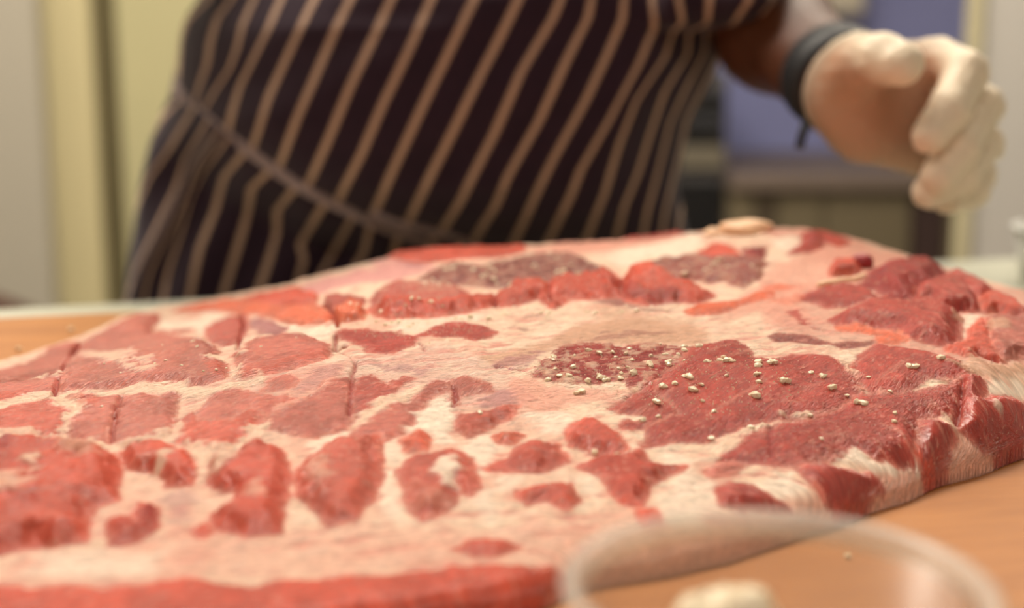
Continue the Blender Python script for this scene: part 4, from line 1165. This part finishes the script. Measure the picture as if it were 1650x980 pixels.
S_BIB = [
 [(349, -120), (339, 0), (301, 36), (291, 66), (286, 140)], [(420, -120), (375, 0), (352, 31), (342, 66), (337, 102), (326, 133), (318, 160)], [(462, -120), (411, 0), (393, 41), (385, 77), (372, 112), (347, 148), (330, 175)],
 [(506, -120), (454, 0), (434, 46), (413, 87), (388, 138), (377, 178), (368, 215)], [(560, -120), (508, 0), (485, 46), (459, 102), (434, 158), (418, 209), (405, 245)], [(620, -120), (565, 0), (541, 48), (505, 134), (480, 189), (459, 245), (445, 280)],
 [(684, -120), (631, 0), (606, 55), (564, 142), (528, 230), (505, 280), (490, 310)], [(748, -120), (695, 0), (665, 69), (619, 165), (583, 248), (555, 301), (540, 330)], [(818, -120), (764, 0), (730, 69), (684, 165), (638, 262), (608, 331), (595, 355)],
 [(888, -120), (835, 0), (794, 83), (748, 174), (697, 275), (658, 354), (640, 390)], [(950, -120), (904, 0), (892, 28), (840, 115), (794, 220), (743, 321), (714, 367), (690, 405)], [(985, -120), (952, 0), (947, 28), (913, 96), (867, 197), (817, 285), (798, 331), (780, 358), (755, 400)],
 [(1025, -120), (1005, 0), (1003, 28), (982, 78), (941, 165), (890, 257), (863, 312), (842, 360), (820, 405)], [(1062, -120), (1053, 0), (1057, 37), (1028, 106), (982, 193), (936, 271), (918, 317), (893, 367), (870, 410)],
 [(1100, -120), (1092, 0), (1099, 34), (1083, 50), (1069, 92), (1023, 161), (996, 230), (973, 312), (950, 370), (930, 415)], [(1152, -120), (1144, 0), (1140, 34), (1108, 50), (1106, 87), (1069, 147), (1046, 216), (1028, 275), (1005, 330), (985, 415)],
 [(1212, -120), (1208, 0), (1180, 38), (1136, 50), (1134, 83), (1101, 147), (1078, 197), (1060, 270), (1042, 340), (1030, 415)], [(1250, -120), (1242, 0), (1218, 32), (1165, 50), (1155, 90), (1130, 140), (1105, 190), (1090, 260), (1070, 340), (1060, 415)],
 [(1290, -120), (1275, 0), (1250, 32), (1190, 50), (1180, 90), (1155, 140), (1130, 190), (1112, 260), (1095, 340), (1085, 415)]]
S_SKI = [
 [(286, 168), (262, 190), (238, 230), (215, 330), (190, 485)], [(306, 189), (275, 240), (240, 286), (219, 332), (206, 400), (196, 485)], [(332, 204), (301, 255), (286, 306), (255, 367), (219, 439), (204, 485)], [(352, 214), (320, 262), (295, 330), (262, 392), (240, 440), (232, 485)],
 [(367, 224), (330, 270), (306, 316), (291, 378), (272, 439), (264, 485)], [(393, 245), (362, 284), (349, 337), (323, 398), (304, 485)], [(434, 276), (405, 301), (401, 337), (380, 408), (357, 485)], [(477, 301), (446, 337), (448, 378), (430, 434), (412, 485)],
 [(522, 330), (482, 393), (490, 418), (470, 485)], [(562, 362), (515, 444), (497, 485)], [(598, 354), (588, 404), (545, 485)], [(640, 380), (632, 410), (600, 485)], [(690, 400), (680, 430), (655, 485)], [(740, 405), (735, 430), (712, 485)], [(800, 410), (795, 430), (780, 485)]]
def stripe_u(S, x, v):
    xs_, us_ = [], []
    for i, st in enumerate(S):
        a = np.array(st, float)
        if v < a[0, 1]: xx = a[0, 0] + (v - a[0, 1]) * (a[1, 0] - a[0, 0]) / (a[1, 1] - a[0, 1])
        elif v > a[-1, 1]: xx = a[-1, 0] + (v - a[-1, 1]) * (a[-1, 0] - a[-2, 0]) / (a[-1, 1] - a[-2, 1])
        else: xx = np.interp(v, a[:, 1], a[:, 0])
        xs_.append(xx); us_.append(i)
    xs_ = np.maximum.accumulate(np.array(xs_) + np.arange(len(xs_)) * 1e-3)
    if x < xs_[0]: return us_[0] - (xs_[0] - x) / max(xs_[1] - xs_[0], 8)
    if x > xs_[-1]: return us_[-1] + (x - xs_[-1]) / max(xs_[-1] - xs_[-2], 8)
    return float(np.interp(x, xs_, us_))
def y_torso(x, v):
    xl, xr, d = rowv(v)
    s = np.clip((x - (xl + xr) / 2) / ((xr - xl) / 2), -1, 1)
    return YAX - d * math.sqrt(max(0, 1 - abs(s) ** 2.4)) - .055 * max(0, s) ** 2
def y_bib(x, v):
    y = y_torso(x, v)
    ds = strap_v(x) - v                               # above the waist tie
    y += .030 * math.exp(-max(ds, 0) / 26.0)          # drawn in under the tie
    if x > 1040:                                       # roll of cloth hanging over at the side
        w = float(sstep(1040, 1090, np.array(x)))
        cv = 44 + 6 * math.sin((x - 1040) / 60.)
        if v < cv: y -= (w * .022 + .062 * float(sstep(1110, 1230, np.array(x)))) * math.sqrt(max(0, min(1, (cv - v) / 14.)))
        else: y += w * .008 * math.exp(-(v - cv) / 18.)
    y += .0022 * math.sin(x * .021 + v * .03) * math.sin(v * .017 + 1) + .003 * math.sin((x - 700) * .045 + v * .02) * float(sstep(820, 1050, np.array(x)))
    return y
def cloth(name, grid, S, parent, wrap=True):
    nr, nc = len(grid), len(grid[0])
    V, U = [], []
    for r in grid:
        for (x, v, p) in r:
            V.append(p); U.append(stripe_u(S, x, v))
    F = [(i * nc + j, i * nc + j + 1, (i + 1) * nc + j + 1, (i + 1) * nc + j) for i in range(nr - 1) for j in range(nc - 1)]
    o = new_mesh(name, V, F, APRON)
    put(o, parent)
    uvl = o.data.uv_layers.new(name='stripe')
    li = np.zeros(len(o.data.loops), np.int32); o.data.loops.foreach_get('vertex_index', li)
    U = np.array(U); uvl.data.foreach_set('uv', np.c_[U[li], np.zeros(len(li))].astype(np.float32).ravel())
    m = o.modifiers.new('thickness', 'SOLIDIFY'); m.thickness = .0016; m.offset = -1
    return o
grid = []
vs = np.r_[np.arange(-420, -60, 18), np.arange(-60, 425, 5)]
for v in vs:
    xl, xr, d = rowv(v)
    if v > 140:
        # left end of the bib runs along the tie
        k = np.where(STRAP[:, 1] <= v)[0][-1]
        a, b = STRAP[k], STRAP[min(k + 1, len(STRAP) - 1)]
        xl = a[0] + (b[0] - a[0]) * (v - a[1]) / max(b[1] - a[1], 1e-6)
    row = []
    for t in np.linspace(0, 1, 150):
        x = xl + (xr - xl) * t
        row.append((x, v, P(x, v, y_bib(x, v))))
    grid.append(row)
bib = cloth('apron_bib', grid, S_BIB, person)
bib['label'] = 'dark apron front with slanting cream stripes'
grid = []
for b in np.r_[np.linspace(0, .35, 46), np.linspace(.37, 1, 24)]:
    row = []
    for a in np.linspace(0, 1, 110):
        xt = 284 + (800 - 284) * a; vt = strap_v(xt) - 16
        v = vt + (900 - vt) * b
        xl0, xr0, _ = rowv(v)
        xb = np.interp(v, [120, 160, 185, 230, 300, 400, 485, 900], [284, 274, 262, 244, 227, 213, 203, 170])
        k = 1 - sstep(0, 480, np.array(xt - 284.)) if False else 1 - (xt - 284) / (800 - 284)
        x = xt + (xb - 284) * k - 28 * float(sstep(0, .25, np.array(b))) * (1 - k) * a * 0
        ys0 = y_bib(xt, vt) + .014
        s = np.clip((x - (xl0 + xr0) / 2) / ((xr0 - xl0) / 2), -1, 1)
        yb = max(YAX - .10 * math.sqrt(max(0, 1 - s * s)), 1.315)
        w = float(sstep(.0, .16, np.array(b)))
        y = ys0 * (1 - w) + yb * w
        u = stripe_u(S_SKI, x, v)
        y += .006 * math.sin(u * 2.4 + v * .012) * float(sstep(.0, .08, np.array(b)))
        row.append((x, v, P(x, v, y)))
    grid.append(row)
skirt = cloth('apron_skirt', grid, S_SKI, person)
skirt['label'] = 'gathered lower half of the striped apron'
TIE = mat_simple('grey_cotton_tape', (146, 128, 126), 0.9, var=.12, scale=90, bump=.2)
pts = [P(x, v, y_bib(x, v) - .006) for x, v in catmull([(q[0], q[1]) for q in STRAP[:10]], 8)]
V_, F_ = tube_verts(pts, .0072, 10, .6)
put(new_mesh('waist_tie', V_, F_, TIE), person)['label'] = 'grey tape tied round the waist'
pts = [P(x, v, y_bib(x, v) - .009) for x, v in catmull([(600, 342), (650, 360), (710, 374), (745, 386), (775, 398), (800, 410)], 6)]
V_, F_ = tube_verts(pts, .0042, 8, .5)
put(new_mesh('tie_end', V_, F_, TIE), person)
for s in (-1, 1):
    V_, F_ = tube_verts(catmull([P(745 + s * 170, -415, 1.292), (BX + s * .10, 1.335, .52), (BX + s * .075, 1.45, .575)], 6), .008, 8, .4)
    put(new_mesh('neck_strap', V_, F_, TIE), person)

# ------------------------------------------------------------------ clear bowl of salt in front
br = P(1250, 980, .352)
bx, by, brim = float(br[0]), float(br[1]), .058
CLEAR = mat_clear('clear_plastic', .07); RIMM = mat_clear('milky_plastic_rim', .32)
bowl = empty('salt_bowl', (bx, by, 0))
tag(bowl, 'round clear plastic bowl of salt standing on the board before the pork', 'bowl')
def lathe(name, prof, mat, parent, c, n=72, closed=False):
    V, Fc = [], []
    m = len(prof)
    for k in range(n):
        t = 2 * math.pi * k / n
        for (r, z) in prof: V.append((c[0] + r * math.cos(t), c[1] + r * math.sin(t), c[2] + z))
    for k in range(n):
        a, b = k * m, ((k + 1) % n) * m
        for i in range(m if closed else m - 1):
            j = (i + 1) % m
            Fc.append((a + i, b + i, b + j, a + j))
    o = new_mesh(name, V, Fc, mat); put(o, parent); return o
lathe('bowl_wall', [(.0005, .0006), (.034, .0006), (.038, .003), (.0525, brim - .004), (.0512, brim - .004), (.037, .0045), (.033, .0022), (.0005, .0022)], CLEAR, bowl, (bx, by, 0))
rimo = lathe('bowl_rim', [(.0512, brim - .006), (.0525, brim - .006), (.0562, brim - .003), (.0568, brim), (.0555, brim + .0012), (.0525, brim + .0005), (.0512, brim - .002)], RIMM, bowl, (bx, by, 0), closed=True)
rimo['label'] = 'milky rolled rim'
# heap of salt in it
hp = P(1150, 975, .372)
V, Fc = [], []
n, m = 60, 22
HC = (bx - .009, by + .004)
for i in range(m):
    for k in range(n):
        t = 2 * math.pi * k / n; q = i / (m - 1)
        h = .0030 + .0425 * (1 - q ** 2.6)
        r = .0285 * q
        x = HC[0] + r * math.cos(t) * 1.0; y = HC[1] + r * math.sin(t) * .9 + .40 * h
        w = (1 - q ** 3)
        h += (float(vnoise(np.array(x * 130), np.array(y * 130), 3)) - .45) * .012 * w + (float(vnoise(np.array(x * 600), np.array(y * 600), 4)) - .5) * .003 * w
        V.append((x, y, max(h, .0026)))
for i in range(m - 1):
    for k in range(n):
        a = i * n + k; b = i * n + (k + 1) % n
        Fc.append((a, b, b + n, a + n))
Fc.append(tuple((m - 1) * n + k for k in range(n)))
heap = tag(new_mesh('salt_heap', V, Fc, SALT), 'loose heap of coarse white salt inside the clear plastic bowl', 'salt', None, 'stuff')

# ------------------------------------------------------------------ salt grains on the meat and the board
def grain_mesh(i):
    bm = bmesh.new(); bmesh.ops.create_icosphere(bm, subdivisions=1, radius=1)
    rr = random.Random(100 + i)
    sx, sy, sz = rr.uniform(.8, 1.3), rr.uniform(.7, 1.1), rr.uniform(.55, .8)
    for v in bm.verts:
        f = rr.uniform(.72, 1.2)
        v.co = Vector((v.co.x * sx * f, v.co.y * sy * f, v.co.z * sz * f))
    if i % 3 == 0:                                       # two crystals grown together
        g = bmesh.ops.create_icosphere(bm, subdivisions=1, radius=.7)
        for v in g['verts']: v.co = v.co * rr.uniform(.75, 1.15) + Vector((1.05, .2, -.1))
    me = bpy.data.meshes.new('salt_grain'); bm.to_mesh(me); bm.free(); me.materials.append(SALT)
    return me
GM = [grain_mesh(i) for i in range(9)]
def grain(x, y, z, r, label, group):
    o = bpy.data.objects.new('salt_grain', random.choice(GM))
    o.location = (x, y, z + r * .12); o.scale = (r, r, r); o.rotation_euler = (random.uniform(-.3, .3), random.uniform(-.3, .3), random.uniform(0, 6.28))
    COL.objects.link(o); return tag(o, label, 'salt', group)
BIGL = ('coarse salt grain on the big right lean', 'salt grains on the right lean')
MIDL = ('pale salt grain on the dark middle patch', 'salt grains on the dark middle patch')
BACKL = ('pale salt grain behind the red ridge', 'salt grains behind the red ridge')
RIDL = ('pale salt grain before the red ridge', 'salt grains at the foot of the ridge')
LEFL = ('small salt grain on the left pinkish lean', 'salt grains on the left lean')
G7 = [(135,122,2.3),(245,182,2),(260,200,2.3),(228,198,2),(285,205,1.5),(175,203,1.7),(408,205,2.5),(408,222,2),(400,262,1.8),(480,208,2.3),(466,200,1.6),(85,270,2.3),(65,268,1.6),(105,340,2.3),(145,310,1.7),(540,296,2.6),(525,288,1.5),(655,255,1.8),(710,278,2.2),(700,268,1.5),(755,328,2.3),(400,365,3),(388,352,1.8),(820,352,1.5),(890,407,2.6),(905,410,1.7),(1040,450,1.6),(1040,492,1.6),(1020,330,1.7),(920,268,1.6),(1110,218,2.3),(1130,218,2.3),(1145,214,1.5),(1255,190,3),(190,545,2),(150,390,1.5),(410,300,1.5),(260,265,1.4),(370,490,2.2),(65,120,1.6),(200,440,1.5),(650,435,1.7),(700,565,1.4)]
for (x, y, r) in G7:
    w = onmeat(*pts_of('7', [(x, y)])[0]); grain(w[0], w[1], meat_z(*w), r * .00100, *BIGL)
G6 = [(1000,280,2.2),(930,262,1.8),(1310,345,2.2),(1420,335,2.4),(1210,400,2.4),(1520,260,1.8),(1390,485,2.4),(1460,485,1.8),(1540,430,2.3),(1565,520,2.4),(1345,570,2.2),(1265,680,2.2),(970,860,1.8),(1110,885,1.8),(840,360,1.8),(930,430,2),(1130,420,2),(1360,650,1.8),(725,280,1.8),(1080,270,1.4),(1160,280,1.6),(1200,310,1.4),(900,490,2.4),(860,500,2),(815,415,2.2),(760,410,2),(690,420,1.8),(1010,420,2),(1050,430,1.8),(1100,300,1.3),(280,660,1.6),(1000,420,1.7)]
for (x, y, r) in G6:
    w = onmeat(*pts_of('6', [(x, y)])[0]); grain(w[0], w[1], meat_z(*w), r * .00100, *MIDL)
def scatter(poly_px, n, r0, r1, lab):
    q = meatpoly('p', poly_px); lo, hi = q.min(0), q.max(0); k = 0
    while k < n:
        x, y = random.uniform(lo[0], hi[0]), random.uniform(lo[1], hi[1])
        if sdf_poly(q, np.array([x]), np.array([y]))[0] > 0:
            grain(x, y, meat_z(x, y), random.uniform(r0, r1), *lab); k += 1
scatter([(660,455),(740,425),(900,415),(960,425),(1060,440),(1180,425),(1230,440),(1120,455),(960,462),(800,468),(640,475)], 60, .0009, .0019, BACKL)
scatter([(545,500),(640,512),(760,500),(900,490),(1000,492),(1100,488),(1100,500),(1000,508),(880,510),(760,520),(640,530),(560,520)], 50, .0008, .0018, RIDL)
scatter([(840,600),(900,565),(1000,555),(1110,560),(1120,590),(1030,620),(940,625)], 18, .0008, .0014, MIDL)
scatter([(100,620),(180,560),(300,560),(520,540),(520,600),(360,610),(300,680),(120,680)], 16, .0006, .0012, LEFL)
for (x, y, r, lb) in ((30,563,.0028,'larger blurred salt crumb on the board behind the left end of the pork'), (115,532,.0030,'pale salt crumb on the board near its back edge'), (18,580,.0018,'tiny salt crumb on the board close to the pork at left'), (196,513,.0024,'salt crumb touching the back left rim of the pork'),
                      (1366,897,.0018,'lone salt crumb on the board seen through the clear bowl')):
    w = PZ(x, y, .0006); grain(w[0], w[1], .0004, r, lb, 'salt crumbs on the board')
# dust of finer salt: too fine to count
V, Fc = [], []
def dust(poly_px, n):
    q = meatpoly('p', poly_px); lo, hi = q.min(0), q.max(0); k = 0
    while k < n:
        x = RNG.uniform(lo[0], hi[0], 400); y = RNG.uniform(lo[1], hi[1], 400)
        ok = sdf_poly(q, x, y) > 0
        for a, b in zip(x[ok], y[ok]):
            if k >= n: break
            r = RNG.uniform(.00025, .0006); z = meat_z(a, b); i = len(V); t = RNG.uniform(0, 6.28)
            for u in range(3): V.append((a + r * math.cos(t + u * 2.09), b + r * math.sin(t + u * 2.09), z - r * .2))
            V.append((a, b, z + r))
            Fc.extend([(i, i + 1, i + 3), (i + 1, i + 2, i + 3), (i + 2, i, i + 3)]); k += 1
dust([(640,470),(740,425),(900,412),(1180,420),(1230,440),(1120,500),(960,515),(800,525),(560,535)], 900)
dust([(840,600),(900,560),(1100,555),(1250,560),(1300,640),(1150,690),(1000,640)], 500)
dust([(490,500),(640,510),(800,520),(700,560),(500,530)], 400)
o = new_mesh('salt_dust', V, Fc, SALT, smooth=False); tag(o, 'fine dusting of salt sprinkled over the middle of the pork', 'salt', None, 'stuff')

# each grain is named by its place among the grains of its patch
_one = ' first second third fourth fifth sixth seventh eighth ninth tenth eleventh twelfth thirteenth fourteenth fifteenth sixteenth seventeenth eighteenth nineteenth'.split(' ')
_ten = {20: 'twent', 30: 'thirt', 40: 'fort', 50: 'fift', 60: 'sixt', 70: 'sevent'}
def ordinal(n):
    if n < 20: return _one[n]
    t, u = n // 10 * 10, n % 10
    return _ten[t] + 'ieth' if u == 0 else _ten[t] + 'y-' + _one[u]
def px_of(p):
    d = np.array(p) - np.array([0, 0, CAMZ]); return d[0] / (d @ _f)
for (lb, gr) in (BIGL, MIDL, BACKL, RIDL, LEFL):
    mem = sorted([o for o in COL.objects if o.get('group') == gr], key=lambda o: px_of(o.location))
    for i, o in enumerate(mem, 1):
        o['label'] = lb + ', ' + (ordinal(i) + ' from the left' if i > 1 else 'leftmost of all')
# ------------------------------------------------------------------ the room behind, out of focus
CREAM = mat_simple('cream_enamel', (200, 188, 146), 0.55, var=.05, scale=3)
CREAM2 = mat_simple('olive_cream_enamel', (182, 175, 134), 0.6, var=.06, scale=3)
DARKG = mat_simple('dark_gap', (104, 95, 66), 0.8)
DARK = mat_simple('black_plastic', (24, 23, 24), 0.4)
GREYM = mat_simple('grey_metal', (96, 92, 92), 0.45, var=.1)
OLIVE = mat_simple('olive_grey_laminate', (120, 108, 84), 0.6, var=.05, scale=3)
OLIVE2 = mat_simple('dark_olive_laminate', (84, 72, 56), 0.6, var=.05, scale=3)
STONE = mat_simple('grey_brown_worktop', (128, 112, 100), 0.5, var=.08, scale=12)
def xat(px, Y): return float(P(px, 0, Y)[0])
def zat(py, Y): return float(P(825, py, Y)[2])
# pillar at the far left and wide white pillar at the right
tag(box('wall_left_pillar', (xat(-420, 3.22), 3.22, FLOOR), (xat(56, 3.22), 3.265, CEIL), WALL_GREY, None, .004), kind='structure')
tag(box('wall_right_pillar', (xat(1586, 2.7), 2.7, FLOOR), (xat(2000, 2.7), 2.76, CEIL), WALL_WHITE, None, .004), kind='structure')
tag(box('trim_1', (xat(1560, 2.69), 2.685, FLOOR), (xat(1586, 2.69), 2.699, CEIL), mat_simple('cream_trim', (204, 194, 158), .6), None, .003), kind='structure')
# tall cream cabinet with two doors
Yc = 3.3
cx0, cx1 = xat(52, Yc), xat(420, Yc)
cab = empty('tall_cabinet', ((cx0 + cx1) / 2, Yc + .25, FLOOR))
tag(cab, 'tall cream metal cupboard with a dark gap between its doors behind the person', 'cabinet')
box('cabinet_body', (cx0, Yc + .02, FLOOR), (cx1, Yc + .5, 1.35), DARKG, cab, .004)
for (a, b, m_, hx) in ((52, 147, CREAM, 140), (188, 420, CREAM2, 196)):
    d_ = box('door', (xat(a, Yc), Yc - .02, FLOOR + .05), (xat(b, Yc), Yc + .019, 1.32), m_, cab, .006)
    if hx == 196:
        h1 = box('door_handle', (xat(176, Yc), Yc - .06, zat(250, Yc)), (xat(222, Yc), Yc - .021, zat(214, Yc)), DARKG, None, .006)
        put(h1, cab); h1.parent = d_; h1.matrix_parent_inverse = Matrix.Translation(-Vector(cab.location)); h1['label'] = 'dark lever handle'
bn = P(8, 470, 2.6)
bin_ = empty('waste_bin', (bn[0] - .05, 2.6, FLOOR)); tag(bin_, 'dark red bin standing before the grey pillar at far left', 'bin')
BINM = mat_simple('dark_red_plastic', (70, 40, 34), .5)
lathe('bin_body', [(.10, 0), (.13, .60), (.125, .60), (.095, .01)], BINM, bin_, (bn[0] - .09, 2.6, FLOOR), 32)
lathe('bin_lid', [(.135, .60), (.138, .63), (.08, .66), (.001, .67)], BINM, bin_, (bn[0] - .09, 2.6, FLOOR), 32)
# base cabinets along the back wall
Yk = 3.6
kx0, kx1 = xat(1180, Yk), xat(1700, Yk)
base = empty('base_cabinet', ((kx0 + kx1) / 2, Yk + .3, FLOOR)); tag(base, 'olive grey base cupboard along the back wall behind the gloved hand', 'cabinet')
zt = zat(280, Yk)
box('cabinet_body', (kx0, Yk + .02, FLOOR), (kx1, Yk + .62, zt - .04), OLIVE2, base, .003)
for (a, b, m_) in ((1182, 1228, OLIVE), (1232, 1262, OLIVE2), (1266, 1340, OLIVE), (1344, 1486, OLIVE), (1492, 1544, mat_simple('dark_brown_panel', (70, 52, 48), .6)), (1549, 1700, OLIVE)):
    d_ = box('door', (xat(a, Yk), Yk, FLOOR + .08), (xat(b, Yk), Yk + .019, zt - .046), m_, base, .004)
tag(box('worktop', (kx0 + .002, Yk - .03, zt - .0395), (kx1, YB - .01, zt), STONE, None, .004), 'grey brown worktop on the cupboards along the back wall', 'worktop')
# oven tower in dark grey beside it
ox0, ox1 = xat(1000, Yk), xat(1178, Yk)
ov = empty('oven', ((ox0 + ox1) / 2, Yk + .3, FLOOR)); tag(ov, 'grey oven with slatted top and black glass door beside the base cupboard', 'oven')
box('oven_body', (ox0, Yk + .02, FLOOR), (ox1, Yk + .6, zat(118, Yk)), GREYM, ov, .005)
box('oven_door', (xat(1020, Yk), Yk, zat(420, Yk)), (xat(1174, Yk), Yk + .019, zat(292, Yk)), DARK, ov, .005)
box('oven_panel', (xat(1010, Yk), Yk, zat(272, Yk)), (xat(1176, Yk), Yk + .019, zat(236, Yk)), mat_simple('dull_olive_panel', (120, 112, 96), .5), ov, .003)
for k in range(4):
    y0 = 140 + k * 23
    box('slat', (xat(1040, Yk), Yk - .005, zat(y0 + 16, Yk)), (xat(1172, Yk), Yk + .019, zat(y0, Yk)), DARK if k % 2 else mat_simple('dark_slat', (58, 58, 62), .4), ov, .003)
wb = box('towel_box', (xat(1322, 4.2), 4.18, zat(22, 4.2)), (xat(1392, 4.2), 4.295, zat(-140, 4.2)), mat_simple('pale_plastic', (215, 205, 185), .5), None, .01)
tag(wb, 'pale plastic box fixed to the blue back wall above the forearm', 'box')
# white tub on the far end of the table
tb = PZ(1655, 452, -.032)
tub = empty('white_tub', (tb[0] + .03, tb[1], -.032)); tag(tub, 'white plastic tub on the table beyond the right end of the pork', 'tub')
lathe('tub_body', [(.001, 0), (.045, 0), (.052, .05), (.050, .05), (.043, .003), (.001, .003)], METALW, tub, (tb[0] + .04, tb[1], -.0322), 40)
lathe('tub_rim', [(.050, .047), (.055, .047), (.055, .052), (.050, .052)], METALW, tub, (tb[0] + .04, tb[1], -.0322), 40, True)
